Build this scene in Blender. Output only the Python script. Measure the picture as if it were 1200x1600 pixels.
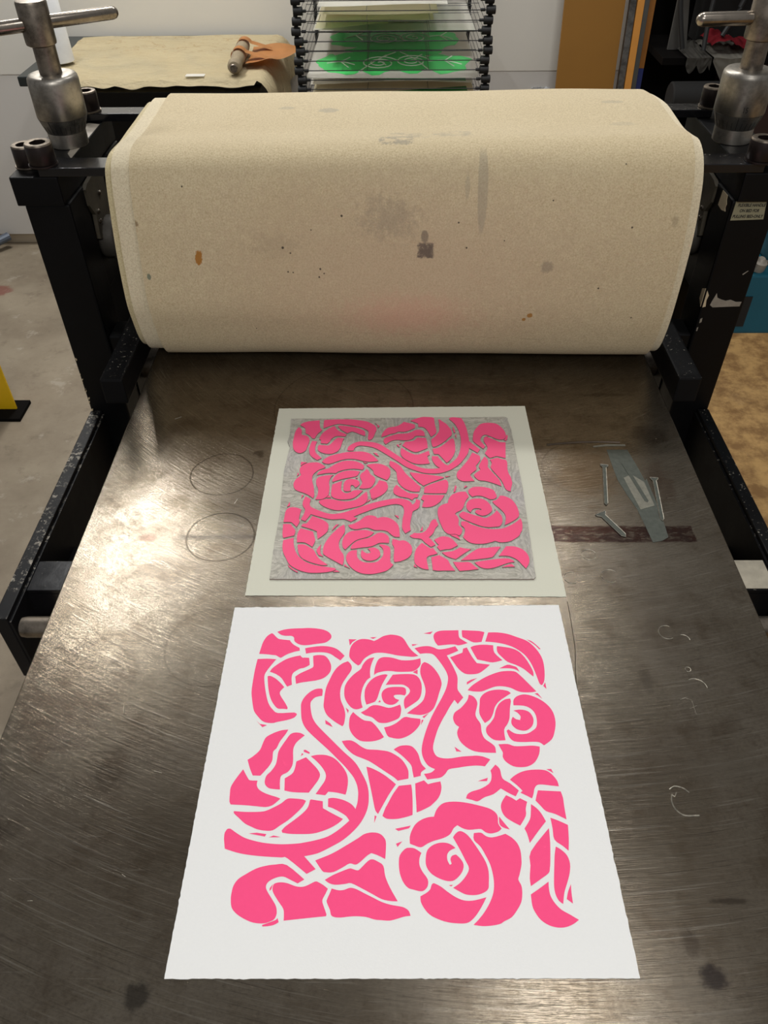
import bpy, bmesh, math, random
from mathutils import Vector, Matrix
from mathutils.noise import noise as mnoise
random.seed(7)
for o in list(bpy.data.objects): bpy.data.objects.remove(o, do_unlink=True)
S = bpy.context.scene
COL = S.collection
# ------------------------------------------------------------------ camera
# world units are metres; z = 0 is the top of the press bed, the floor is 0.85 m below it
FL = -0.85
def set_camera():
    F, p, roll, yaw, cx, h = 1219.45, 0.756266, -0.0109826, -0.0136698, -0.0116268, 0.665
    f = Vector((math.sin(yaw)*math.cos(p), math.cos(yaw)*math.cos(p), -math.sin(p)))
    r = Vector((math.cos(yaw), -math.sin(yaw), 0)); u = r.cross(f)
    r2 = r*math.cos(roll)+u*math.sin(roll); u2 = u*math.cos(roll)-r*math.sin(roll)
    cd = bpy.data.cameras.new('camera'); cam = bpy.data.objects.new('camera', cd); COL.objects.link(cam)
    m = Matrix((r2, u2, -f)).transposed().to_4x4(); m.translation = Vector((cx, 0, h)); cam.matrix_world = m
    cd.sensor_fit = 'HORIZONTAL'; cd.sensor_width = 36; cd.lens = F*36/1200; cd.clip_start = .02
    S.camera = cam
set_camera()
S.view_settings.view_transform = 'Standard'; S.view_settings.look = 'None'
S.view_settings.gamma = 1; S.view_settings.use_curve_mapping = False
S.view_settings.exposure = 0.06
try: S.cycles.use_denoising = True
except Exception: pass
W = bpy.data.worlds.new('room_light'); S.world = W; W.use_nodes = True
W.node_tree.nodes['Background'].inputs[0].default_value = (1.0, .99, .98, 1)
W.node_tree.nodes['Background'].inputs[1].default_value = 0.20
# ceiling fixtures, last an added fill lamp behind the camera for the felt front: (x, y, size x, size y, watts)
for (x, y, sx, sy, w) in [(-1.08, 3.22, .30, .26, 22), (-1.22, 2.45, .06, .50, 15), (-.16, 2.2, .24, .12, 9), (.48, 2.2, .22, .12, 9), (.45, .55, .13, .34, 5), (.1, -1.3, .9, .5, 37)]:
    ld = bpy.data.lights.new('ceiling_or_fill_lamp', 'AREA'); ld.shape = 'RECTANGLE'; ld.size = sx; ld.size_y = sy
    ld.energy = w; ld.color = (1.0, .99, .97)
    lo = bpy.data.objects.new('ceiling_or_fill_lamp', ld); COL.objects.link(lo); lo.location = (x, y, 1.9)

# ------------------------------------------------------------------ materials
class NB:
    def __init__(s, name):
        s.m = bpy.data.materials.new(name); s.m.use_nodes = True; s.t = s.m.node_tree; s.n = s.t.nodes
        s.b = s.n['Principled BSDF']; s._tc = None
    def lk(s, a, b): s.t.links.new(a, b)
    def put(s, sock, v):
        if hasattr(v, 'links') or isinstance(v, bpy.types.NodeSocket): s.lk(v, sock)
        else:
            if isinstance(v, tuple) and len(v) == 3 and sock.type == 'RGBA': v = v+(1,)
            sock.default_value = v
    def co(s):
        if not s._tc: s._tc = s.n.new('ShaderNodeTexCoord').outputs['Object']
        return s._tc
    def math(s, op, a, b=0.0, c=None, clamp=False):
        n = s.n.new('ShaderNodeMath'); n.operation = op; n.use_clamp = clamp
        s.put(n.inputs[0], a); s.put(n.inputs[1], b)
        if c is not None: s.put(n.inputs[2], c)
        return n.outputs[0]
    def xyz(s, v=None):
        n = s.n.new('ShaderNodeSeparateXYZ'); s.lk(v or s.co(), n.inputs[0]); return n.outputs
    def map(s, scale=(1,1,1), rot=(0,0,0), v=None):
        n = s.n.new('ShaderNodeMapping'); n.inputs['Scale'].default_value = scale; n.inputs['Rotation'].default_value = rot
        s.lk(v or s.co(), n.inputs[0]); return n.outputs[0]
    def noise(s, scale, detail=4, rough=.55, v=None, dist=0):
        n = s.n.new('ShaderNodeTexNoise'); n.inputs['Scale'].default_value = scale; n.inputs['Detail'].default_value = detail
        n.inputs['Roughness'].default_value = rough; n.inputs['Distortion'].default_value = dist
        s.lk(v or s.co(), n.inputs['Vector']); return n.outputs['Fac']
    def step(s, x, a, b):
        n = s.n.new('ShaderNodeMapRange'); n.interpolation_type = 'SMOOTHSTEP'
        s.put(n.inputs['Value'], x); n.inputs['From Min'].default_value = a; n.inputs['From Max'].default_value = b
        return n.outputs[0]
    def mix(s, f, a, b):
        n = s.n.new('ShaderNodeMix'); n.data_type = 'RGBA'
        s.put(n.inputs[0], f); s.put(n.inputs[6], a); s.put(n.inputs[7], b); return n.outputs[2]
    def bump(s, h, strength=.3, dist=.001, nrm=None):
        n = s.n.new('ShaderNodeBump'); n.inputs['Strength'].default_value = strength; n.inputs['Distance'].default_value = dist
        s.lk(h, n.inputs['Height'])
        if nrm: s.lk(nrm, n.inputs['Normal'])
        return n.outputs[0]
    def out(s, col=None, rough=None, metal=None, nrm=None, **k):
        if col is not None: s.put(s.b.inputs['Base Color'], col)
        if rough is not None: s.put(s.b.inputs['Roughness'], rough)
        if metal is not None: s.put(s.b.inputs['Metallic'], metal)
        if nrm is not None: s.lk(nrm, s.b.inputs['Normal'])
        for kk, v in k.items(): s.put(s.b.inputs[kk.replace('_', ' ')], v)
        return s.m
def lin(r, g, b):
    f = lambda c: (c/255/12.92) if c/255 <= .04045 else ((c/255+.055)/1.055)**2.4
    return (f(r), f(g), f(b))
def plain(name, c, rough=.5, metal=0, var=.12, scale=30, bump=0, **k):
    n = NB(name); f = n.noise(scale)
    col = n.mix(f, tuple(x*(1-var) for x in c), tuple(min(1, x*(1+var)) for x in c))
    nr = n.bump(n.noise(scale*6), bump, .001) if bump else None
    return n.out(col, rough, metal, nr, **k)
def blob(n, X, Y, cx, cy, rx, ry, nz, amt=.5, soft=.35):
    dx = n.math('DIVIDE', n.math('SUBTRACT', X, cx), rx); dy = n.math('DIVIDE', n.math('SUBTRACT', Y, cy), ry)
    d = n.math('SQRT', n.math('ADD', n.math('MULTIPLY', dx, dx), n.math('MULTIPLY', dy, dy)))
    d = n.math('ADD', d, n.math('MULTIPLY', n.math('SUBTRACT', nz, .5), amt*2))
    return n.step(d, 1.0, 1.0-soft)
def rectm(n, X, Y, x0, x1, y0, y1, nz, amt=.004, soft=.004):
    j = n.math('MULTIPLY', n.math('SUBTRACT', nz, .5), amt*2)
    Xj = n.math('ADD', X, j); Yj = n.math('ADD', Y, j)
    a = n.math('MULTIPLY', n.step(Xj, x0, x0+soft), n.step(Xj, x1, x1-soft))
    b = n.math('MULTIPLY', n.step(Yj, y0, y0+soft), n.step(Yj, y1, y1-soft))
    return n.math('MULTIPLY', a, b)

def mat_bed():
    n = NB('brushed_worn_steel'); x, y, z = n.xyz()
    big = n.noise(5, 5, .6); med = n.noise(24, 7, .75); fine = n.noise(320, 4, .8); grit = n.noise(60, 5, .75); wob = n.noise(9, 3)
    # grinding marks: wide arcs swept around a point beyond the roller, plus straight passes
    yy = n.math('SUBTRACT', y, 1.3); xx = n.math('SUBTRACT', x, .12)
    rad = n.math('SQRT', n.math('ADD', n.math('MULTIPLY', xx, xx), n.math('MULTIPLY', yy, yy))); ang = n.math('ARCTAN2', xx, n.math('MULTIPLY', yy, -1.0))
    cv = n.n.new('ShaderNodeCombineXYZ'); n.lk(n.math('MULTIPLY', rad, 420.0), cv.inputs[0]); n.lk(n.math('MULTIPLY', ang, 7.0), cv.inputs[1])
    cv2 = n.n.new('ShaderNodeCombineXYZ'); n.lk(n.math('MULTIPLY', rad, 900.0), cv2.inputs[0]); n.lk(n.math('MULTIPLY', ang, 12.0), cv2.inputs[1])
    s1 = n.noise(1, 4, .75, cv.outputs[0]); s4 = n.noise(1, 3, .7, cv2.outputs[0])
    s2 = n.noise(1, 4, .7, n.map((14, 420, 1), (0, 0, -.5))); s3 = n.noise(1, 3, .6, n.map((20, 600, 1), (0, 0, .04)))
    c = n.mix(n.step(big, .3, .72), lin(112, 102, 88), lin(138, 129, 115))
    c = n.mix(n.math('MULTIPLY', n.step(med, .44, .70), .6), c, lin(82, 69, 54))
    c = n.mix(n.math('MULTIPLY', n.step(fine, .42, .75), .5), c, lin(76, 69, 62))
    c = n.mix(n.math('MULTIPLY', n.step(s1, .54, .70), .4), c, lin(176, 170, 158))
    c = n.mix(n.math('MULTIPLY', n.step(s4, .54, .70), .5), c, lin(60, 54, 48))
    c = n.mix(n.math('MULTIPLY', n.step(s2, .60, .78), .45), c, lin(180, 174, 162))
    c = n.mix(n.math('MULTIPLY', n.step(s3, .62, .8), .3), c, lin(170, 164, 152))
    yb = n.math('ADD', y, n.math('MULTIPLY', n.math('SUBTRACT', wob, .5), .006))
    g2 = n.noise(1, 6, .8, n.map((70, 160, 1)))
    band = n.math('MULTIPLY', rectm(n, x, yb, .10, .352, .6515, .680, grit, .004, .002), n.step(g2, .40, .50))
    c = n.mix(n.math('MULTIPLY', band, .9), c, n.mix(n.step(med, .4, .6), lin(60, 26, 22), lin(40, 30, 34)))
    base = n.math('MULTIPLY', rectm(n, x, yb, .10, .352, .650, .681, grit, .003, .002), .45); c = n.mix(base, c, lin(74, 56, 48))
    band2 = rectm(n, x, yb, -.275, -.15, .6535, .669, grit, .002, .012)
    c = n.mix(n.math('MULTIPLY', band2, .95), c, n.mix(fine, lin(44, 42, 44), lin(96, 92, 90)))
    for (cx, cy, r0, w, a) in [(-.2335, .7788, .041, .0009, .75), (-.2173, .6620, .0405, .0009, .75), (-.20, .50, .05, .0008, .4), (-.08, .93, .10, .0010, .35), (.235, .79, .05, .001, .25)]:
        dx = n.math('SUBTRACT', x, cx); dy = n.math('SUBTRACT', y, cy)
        d = n.math('ABSOLUTE', n.math('SUBTRACT', n.math('SQRT', n.math('ADD', n.math('MULTIPLY', dx, dx), n.math('MULTIPLY', dy, dy))), n.math('ADD', r0-.006, n.math('MULTIPLY', wob, .012))))
        c = n.mix(n.math('MULTIPLY', n.math('MULTIPLY', n.step(d, w*1.6, w*.3), n.step(med, .25, .45)), a), c, lin(50, 41, 31))
    for (cx, cy, rx, ry, a, col) in [(.2316, .1886, .013, .013, .8, (52, 46, 46)), (.2215, .2131, .009, .012, .5, (66, 56, 48)),
            (-.2032, .176, .013, .012, .7, (56, 52, 48)), (-.1908, .8213, .009, .007, .7, (60, 50, 38)), (-.188, .8150, .006, .005, .7, (60, 50, 38)), (.24, .78, .05, .07, .35, (112, 88, 56)),
            (.345, .86, .03, .03, .5, (60, 48, 38)), (.33, .30, .03, .05, .4, (70, 52, 36)), (.26, .245, .018, .003, .6, (58, 50, 42)), (.245, .46, .008, .02, .35, (60, 50, 42)),
            (-.19, .55, .03, .02, .3, (86, 74, 60)), (-.27, .36, .02, .03, .4, (64, 52, 40)), (-.36, .30, .03, .015, .4, (60, 50, 40)), (-.1, .86, .06, .03, .35, (78, 64, 46)),
            (-.02, .995, .09, .004, .5, (56, 46, 36)), (.30, .955, .05, .006, .4, (60, 50, 38)), (.335, .76, .02, .05, .35, (84, 56, 38)), (-.30, .88, .04, .03, .35, (66, 54, 40)), (.1, .97, .15, .02, .3, (60, 48, 36)),
            (-.305, .66, .013, .008, .6, (90, 66, 56)), (-.2, .3, .06, .05, .25, (64, 54, 42)), (.30, .36, .05, .02, .3, (120, 112, 100))]:
        c = n.mix(n.math('MULTIPLY', blob(n, x, y, cx, cy, rx, ry, grit, .9, .6), a), c, lin(*col))
    r = n.math('ADD', .17, n.math('MULTIPLY', med, .10)); r = n.math('ADD', r, n.math('MULTIPLY', fine, .03))
    h = n.math('ADD', n.math('ADD', s1, n.math('MULTIPLY', s2, .25)), n.math('ADD', n.math('MULTIPLY', s3, .2), n.math('MULTIPLY', s4, .5)))
    nr = n.bump(h, .6, .00030); nr = n.bump(n.noise(5, 1), .07, .0014, nr)
    return n.out(c, r, .92, nr)
def mat_black(name='black_enamel', base=(3, 3, 4), chips=.0, rough=.34):
    n = NB(name); f = n.noise(18, 5, .6)
    c = n.mix(f, lin(*base), lin(base[0]+7, base[1]+7, base[2]+8))
    if chips:
        k = n.noise(150, 5, .75); k2 = n.noise(14, 3)
        msk = n.math('MULTIPLY', n.step(k, .64-chips*.12, .68-chips*.12), n.step(k2, .42, .6))
        g = n.n.new('ShaderNodeNewGeometry'); gz = n.xyz(g.outputs['Normal'])[2]
        msk = n.math('MULTIPLY', msk, n.step(gz, .5, .8)); c = n.mix(msk, c, lin(165, 158, 145))
    return n.out(c, n.math('ADD', rough, n.math('MULTIPLY', f, .2)), 0, n.bump(n.noise(90, 4), .12, .001), Specular_IOR_Level=.2)
def mat_felt(name, tint=(228, 213, 178), stains=True):
    n = NB(name); x, y, z = n.xyz()
    g = n.noise(420, 5, .85); m = n.noise(16, 5, .65); big = n.noise(4, 4)
    c = n.mix(big, lin(*tint), lin(tint[0]-16, tint[1]-20, tint[2]-24))
    c = n.mix(n.step(g, .36, .80), c, lin(tint[0]-56, tint[1]-64, tint[2]-70))
    if stains:
        top = n.step(y, 1.06, 1.03)   # 1 on the front face, 0 on the top
        gr = n.noise(90, 5, .8); gr2 = n.noise(30, 5, .7)
        def front(cx, cz, rx, rz, a, col, am=.7, soft=.35):
            nonlocal c
            k = n.math('MULTIPLY', blob(n, x, z, cx, cz, rx, rz, gr, am, soft), a)
            c = n.mix(n.math('MULTIPLY', k, n.step(y, 1.07, 1.05)), c, lin(*col))
        def topm(cx, cy, rx, ry, a, col, am=.7):
            nonlocal c
            k = n.math('MULTIPLY', blob(n, x, y, cx, cy, rx, ry, gr, am), a)
            c = n.mix(n.math('MULTIPLY', k, n.step(z, .26, .28)), c, lin(*col))
        front(.0, .17, .5, .20, .5, (190, 168, 138), 1.0, .9)
        front(.01, .10, .13, .05, .38, (222, 164, 142), .5, .9)
        front(-.013, .235, .05, .035, .35, (140, 128, 112), 1.4, .8)
        front(-.17, .2, .05, .02, .2, (150, 132, 108), 1.4, .8)
        sq = rectm(n, x, z, .023, .047, .184, .207, gr, .006, .003)
        c = n.mix(n.math('MULTIPLY', n.math('MULTIPLY', sq, n.step(gr, .25, .55)), .85), c, lin(88, 76, 70))
        front(.033, .214, .006, .010, .6, (100, 88, 80), .5)
        front(.108, .272, .0075, .06, .42, (150, 142, 126), .12, .25)
        front(.088, .275, .004, .016, .3, (150, 142, 126), .5)
        front(-.278, .183, .006, .011, .95, (170, 112, 34), .9, .2)
        front(.186, .103, .004, .004, .9, (170, 118, 40), .6, .2); front(.178, .096, .003, .003, .9, (170, 118, 40), .6, .2)
        front(.2, .175, .010, .012, .45, (130, 118, 104), 1.0, .6)
        front(.36, .238, .006, .010, .4, (140, 124, 98), 1.0, .6)
        front(-.352, .156, .003, .005, .8, (96, 112, 96), .6)
        front(-.360, .225, .007, .004, .7, (120, 92, 60), 1.0)
        for (cx, cz, r_) in [(.306, .229, .0015), (.275, .146, .0015), (-.16, .197, .002), (-.15, .190, .0013), (-.11, .169, .0016), (-.105, .163, .0012), (-.112, .158, .0014), (-.078, .238, .0018), (.078, .232, .0013), (-.155, .165, .0013), (-.148, .164, .0012), (-.29, .27, .0013), (.14, .21, .001), (.2, .26, .0012), (-.12, .22, .001), (.33, .1, .0012), (-.21, .075, .001), (.29, .3, .001), (.09, .20, .0014)]:
            front(cx, cz, r_, r_, .9, (60, 50, 42), .2, .3)
        ln = rectm(n, x, n.math('ADD', z, n.math('MULTIPLY', x, .04)), -.13, .21, .0655, .0672, gr, .0006, .0008)
        c = n.mix(n.math('MULTIPLY', n.math('MULTIPLY', ln, n.step(gr2, .4, .6)), .5), c, lin(110, 94, 70))
        bx = rectm(n, x, y, -.028, .02, 1.075, 1.105, gr, .006, .003)
        c = n.mix(n.math('MULTIPLY', n.math('MULTIPLY', bx, n.step(gr, .42, .6)), .6), c, lin(132, 126, 116))
        bx = rectm(n, x, y, -.02, .10, 1.09, 1.13, gr, .01, .01)
        c = n.mix(n.math('MULTIPLY', n.math('MULTIPLY', bx, n.step(gr2, .45, .62)), .4), c, lin(150, 142, 128))
        topm(-.103, 1.234, .018, .012, .5, (160, 152, 136)); topm(-.166, 1.251, .014, .008, .4, (164, 156, 138))
        topm(.309, 1.234, .02, .008, .4, (166, 156, 136)); topm(.306, 1.145, .02, .01, .3, (176, 164, 140))
    nr = n.bump(n.noise(380, 5, .85), .5, .0018); nr = n.bump(n.noise(22, 3), .2, .002, nr)
    return n.out(c, .95, 0, nr, Sheen_Weight=.15)
def mat_paper(name, c, scale=500):
    n = NB(name); f = n.noise(scale, 3, .7)
    return n.out(n.mix(f, tuple(v*.955 for v in c), c), .85, 0, n.bump(n.noise(700, 3), .12, .0004), Specular_IOR_Level=.2)
def thin(m, c):
    t = m.node_tree; o = t.nodes['Material Output']; p = t.nodes['Principled BSDF']
    a = t.nodes.new('ShaderNodeBsdfTranslucent'); a.inputs[0].default_value = c+(1,); x = t.nodes.new('ShaderNodeMixShader'); x.inputs[0].default_value = .5
    t.links.new(p.outputs[0], x.inputs[1]); t.links.new(a.outputs[0], x.inputs[2]); t.links.new(x.outputs[0], o.inputs[0]); return m
def mat_lino():
    n = NB('carved_grey_lino'); x, y, z = n.xyz()
    w = n.noise(11, 3, .6); w2 = n.noise(70, 3, .6)
    def warp(sc, rot):
        m = n.map(sc, (0, 0, rot)); v = n.n.new('ShaderNodeVectorMath'); v.operation = 'ADD'; n.lk(m, v.inputs[0])
        c_ = n.n.new('ShaderNodeCombineXYZ'); n.lk(n.math('MULTIPLY', w, 22.0), c_.inputs[0]); n.lk(n.math('MULTIPLY', w2, 3.0), c_.inputs[1]); n.lk(c_.outputs[0], v.inputs[1])
        return n.noise(1, 4, .65, v.outputs[0], .6)
    g1 = warp((300, 42, 1), .5); g2 = warp((42, 280, 1), .3)
    g = n.math('ADD', n.math('MULTIPLY', g1, n.step(w, .44, .54)), n.math('MULTIPLY', g2, n.step(w, .54, .44)))
    c = n.mix(n.step(g, .34, .66), lin(156, 152, 140), lin(198, 193, 180))
    c = n.mix(n.math('MULTIPLY', n.step(w, .42, .68), .3), c, lin(176, 172, 184))
    c = n.mix(n.math('MULTIPLY', n.step(g, .68, .76), .5), c, lin(226, 150, 168))
    return n.out(c, .6, 0, n.bump(g, .8, .0014))
def mat_floor():
    n = NB('stained_concrete'); x, y, z = n.xyz()
    a = n.noise(2.2, 6, .65); b = n.noise(14, 6, .7); s = n.noise(60, 4, .7)
    c = n.mix(n.step(a, .3, .7), lin(122, 109, 91), lin(152, 140, 120))
    c = n.mix(n.math('MULTIPLY', n.step(b, .52, .72), .5), c, lin(98, 84, 68))
    c = n.mix(n.math('MULTIPLY', n.step(n.noise(9, 5, .7), .58, .66), .35), c, lin(182, 174, 160))
    # floor colour turns ochre right of the press
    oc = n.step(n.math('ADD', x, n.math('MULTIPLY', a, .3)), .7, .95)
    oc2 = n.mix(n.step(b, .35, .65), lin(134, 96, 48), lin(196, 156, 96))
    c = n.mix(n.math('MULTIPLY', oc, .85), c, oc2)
    c = n.mix(n.math('MULTIPLY', n.step(s, .66, .74), .6), c, lin(60, 52, 46))
    rd = blob(n, x, y, -1.62, 2.93, .07, .05, b, .6); c = n.mix(n.math('MULTIPLY', rd, .7), c, lin(120, 54, 46))
    rd = blob(n, x, y, -1.3, 2.87, .05, .03, b, .6); c = n.mix(n.math('MULTIPLY', rd, .6), c, lin(116, 62, 52))
    return n.out(c, .6, 0, n.bump(b, .2, .003))
def mat_wall(name, c):
    n = NB(name); a = n.noise(3, 4); b = n.noise(60, 4)
    col = n.mix(a, tuple(v*.94 for v in c), c); return n.out(col, .6, 0, n.bump(b, .08, .002))
def mat_metal(name, c, rough, mott=.35, scale=40):
    n = NB(name); f = n.noise(scale, 5, .7)
    col = n.mix(n.step(f, .35, .7), lin(*c), lin(*[max(0, v*(1-mott)) for v in c]))
    return n.out(col, n.math('ADD', rough, n.math('MULTIPLY', f, .15)), 1.0, n.bump(n.noise(1, 3, .6, n.map((60, 60, 900))), .1, .0004))
def mat_canvas():
    n = NB('cream_canvas'); x, y, z = n.xyz(); w = n.noise(6, 4, .6); g = n.noise(200, 3)
    c = n.mix(w, lin(232, 220, 186), lin(216, 200, 162)); c = n.mix(n.math('MULTIPLY', g, .25), c, lin(176, 160, 124))
    cr = n.math('ABSOLUTE', n.math('SUBTRACT', n.noise(4, 5, .6, n.map((1, 2.2, 1))), .5))
    c = n.mix(n.math('MULTIPLY', n.math('MULTIPLY', n.step(cr, .012, .0), n.step(y, .02, .12)), .6), c, lin(190, 160, 110))
    return n.out(c, .9, 0, n.bump(n.noise(14, 5, .6, n.map((1, 2.5, 1))), .8, .02))
M = {}
def setup_mats():
    M['bed'] = mat_bed(); M['black'] = mat_black(); M['worn'] = mat_black('worn_black_paint', (8, 8, 9), .25, .4); M['worn2'] = mat_black('scuffed_black_paint', (12, 12, 14), .85, .4)
    M['black_gloss'] = mat_black('black_gloss_bar', (14, 14, 16), .1, .06); M['black_gloss'].node_tree.nodes['Principled BSDF'].inputs['Specular IOR Level'].default_value = .6
    M['felt'] = mat_felt('stained_cream_felt'); M['felt2'] = mat_felt('cream_felt', (240, 229, 200), False); M['felt3'] = mat_felt('yellowed_felt', (222, 210, 172), False)
    M['paper'] = mat_paper('white_cotton_paper', lin(236, 236, 234)); M['newsprint'] = mat_paper('grey_green_newsprint', lin(214, 213, 196))
    M['ink'] = plain('pink_ink', (1.0, .085, .25), .6, 0, .03, 200, .05, Specular_IOR_Level=.15); M['rim'] = plain('pale_pink_ink_edge', (1.0, .42, .52), .6, 0, .03)
    M['ink2'] = plain('wet_pink_ink', (1.0, .10, .25), .5, 0, .06, 900, .2, Specular_IOR_Level=.2)
    M['lino'] = mat_lino(); M['lino_edge'] = plain('lino_wall', lin(120, 104, 98), .6, 0, .2, 300)
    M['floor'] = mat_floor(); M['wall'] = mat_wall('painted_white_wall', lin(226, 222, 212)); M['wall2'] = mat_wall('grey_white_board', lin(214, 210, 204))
    M['skirt'] = mat_wall('beige_block_wall', lin(186, 172, 150))
    M['steel'] = mat_metal('dull_turned_steel', (150, 140, 128), .32); M['chrome'] = mat_metal('polished_steel_bar', (164, 154, 142), .18, .2)
    M['alu'] = mat_metal('satin_aluminium', (186, 180, 170), .34, .3, 25); M['band'] = mat_metal('dark_graduated_band', (150, 148, 144), .45, .3)
    M['screw'] = plain('brown_black_oxide_steel', lin(44, 36, 34), .35, .6, .3, 60); M['screw_edge'] = mat_metal('worn_screw_edge', (150, 138, 124), .35)
    M['mark'] = plain('engraved_line', lin(24, 22, 20), .6); M['label'] = plain('aged_metal_label', lin(150, 146, 120), .5, .3, .1, 60)
    M['chip'] = plain('bare_primer_chip', lin(196, 178, 146), .7, 0, .25, 60, .3); M['chip2'] = plain('scraped_grey_metal', lin(150, 142, 130), .5, .2, .35, 80, .4)
    M['scratch'] = mat_metal('bright_scratch', (200, 194, 180), .4, .3, 300); M['putty'] = plain('grey_green_filler', lin(80, 84, 77), .45, .5, .45, 160, .3)
    M['putty2'] = plain('pale_filler', lin(128, 126, 114), .5, .4, .4, 200, .5); M['stainring'] = plain('brown_ring_stain', lin(72, 60, 48), .4, .6, .3, 80)
    M['teal'] = plain('teal_enamel', lin(12, 86, 104), .35, 0, .12); M['teal_dark'] = plain('black_nameplate', lin(14, 20, 24), .5)
    M['canvas'] = mat_canvas(); M['leather'] = plain('tan_leather', lin(204, 146, 88), .5, 0, .15, 25, .3)
    M['wood'] = plain('grey_worn_wood', lin(136, 122, 98), .7, 0, .2, 60, .2); M['brown_board'] = plain('ochre_hardboard', lin(142, 98, 30), .5, 0, .12, 4)
    M['orange_wood'] = plain('orange_pine_edge', lin(206, 140, 58), .55, 0, .12, 20); M['blue'] = plain('blue_tape', lin(36, 48, 110), .5)
    M['green'] = plain('green_ink', lin(70, 200, 104), .5, 0, .06, 20); M['green_line'] = plain('pale_green_line', lin(214, 226, 206), .6)
    M['sheet'] = thin(mat_paper('white_print_sheet', lin(240, 238, 232)), lin(240, 238, 232)); M['cream_sheet'] = thin(mat_paper('cream_print_sheet', lin(236, 230, 208)), lin(236, 230, 208))
    M['plastic'] = plain('white_film_roll', lin(226, 228, 230), .35, 0, .1, 30); M['clear'] = plain('grey_bracket_metal', lin(120, 120, 118), .3, .6)
    M['rubber'] = plain('black_rubber', lin(22, 22, 23), .6); M['wire'] = plain('black_wire', lin(16, 16, 17), .4)
    M['dark'] = plain('dark_shelf_steel', lin(9, 7, 6), .8, Specular_IOR_Level=.1); M['maroon'] = plain('dark_maroon_box', lin(40, 20, 18), .6, 0, .2, 10)
    M['red'] = plain('red_cloth', lin(140, 20, 34), .8, 0, .25, 20); M['rag'] = plain('off_white_rag', lin(140, 136, 126), .85, 0, .15, 18, .3)
    M['grey'] = plain('dark_grey_foam', lin(17, 16, 15), .8, 0, .2, 12); M['yellow'] = plain('yellow_paint', lin(236, 190, 20), .45, 0, .08)
    M['bluegrey'] = plain('blue_grey_steel', lin(96, 104, 116), .45, .3)
    M['dirty'] = plain('greasy_leather', lin(66, 60, 48), .5, 0, .6, 40, .5)
setup_mats()

# ------------------------------------------------------------------ mesh helpers
ORG = {}
def thing(name, label, cat, loc, group=None):
    o = bpy.data.objects.new(name, None); COL.objects.link(o); o.empty_display_size = .05
    o.location = loc; ORG[o] = Vector(loc); tag(o, label, cat, group); return o
def tag(o, label, cat, group=None):
    o['label'] = label; o['category'] = cat
    if group: o['group'] = group
    return o
def mk(name, bm, mats, parent=None, loc=(0, 0, 0), smooth=False, struct=False, label=None):
    if not isinstance(mats, (list, tuple)): mats = [mats]
    bmesh.ops.recalc_face_normals(bm, faces=bm.faces)
    org = ORG[parent] if parent else Vector(loc)
    me = bpy.data.meshes.new(name)
    bmesh.ops.translate(bm, verts=bm.verts, vec=-org)
    bm.to_mesh(me); bm.free()
    for m in mats: me.materials.append(m)
    if smooth:
        for p in me.polygons: p.use_smooth = True
        try: me.set_sharp_from_angle(angle=math.radians(38))
        except Exception: pass
    o = bpy.data.objects.new(name, me); COL.objects.link(o); ORG[o] = org
    if parent: o.parent = parent
    else: o.location = org
    if struct: o['kind'] = 'structure'
    if label: o['label'] = label
    return o
def B(): return bmesh.new()
def box(bm, x0, x1, y0, y1, z0, z1, bev=0, mi=0):
    r = bmesh.ops.create_cube(bm, size=1)
    for v in r['verts']:
        v.co = Vector(((x0+x1)/2+v.co.x*(x1-x0), (y0+y1)/2+v.co.y*(y1-y0), (z0+z1)/2+v.co.z*(z1-z0)))
    fs = {f for v in r['verts'] for f in v.link_faces}
    for f in fs: f.material_index = mi
    if bev:
        es = list({e for v in r['verts'] for e in v.link_edges})
        q = bmesh.ops.bevel(bm, geom=es, offset=bev, segments=2, affect='EDGES', profile=.6)
        for f in q['faces']: f.material_index = mi
def prism(bm, pts, h, mi=0, side=None):
    """pts: list of 3D points of a flat outline; h: extrusion vector"""
    h = Vector(h); a = [bm.verts.new(p) for p in pts]; b = [bm.verts.new(Vector(p)+h) for p in pts]
    n = len(pts); f1 = bm.faces.new(a); f2 = bm.faces.new(b[::-1]); f1.material_index = f2.material_index = mi
    for i in range(n):
        f = bm.faces.new((a[i], b[i], b[(i+1) % n], a[(i+1) % n])); f.material_index = mi if side is None else side
    return f1, f2
def frame_of(d):
    d = Vector(d).normalized(); a = Vector((0, 0, 1)) if abs(d.z) < .9 else Vector((1, 0, 0))
    u = d.cross(a).normalized(); return u, d.cross(u)
def lathe(bm, prof, org, axis=(0, 0, 1), seg=40, mi=0, cap=True):
    """prof: [(r, t)] along axis from org"""
    u, v = frame_of(axis); ax = Vector(axis).normalized(); org = Vector(org); rings = []
    for r, t in prof:
        rings.append([bm.verts.new(org+ax*t+(u*math.cos(2*math.pi*i/seg)+v*math.sin(2*math.pi*i/seg))*max(r, 1e-5)) for i in range(seg)])
    for k, (a, b) in enumerate(zip(rings, rings[1:])):
        m = mi[k] if isinstance(mi, (list, tuple)) else mi
        for i in range(seg):
            f = bm.faces.new((a[i], a[(i+1) % seg], b[(i+1) % seg], b[i])); f.material_index = m
    if cap:
        f = bm.faces.new(rings[0][::-1]); f.material_index = mi[0] if isinstance(mi, (list, tuple)) else mi
        f = bm.faces.new(rings[-1]); f.material_index = mi[-1] if isinstance(mi, (list, tuple)) else mi
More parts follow.
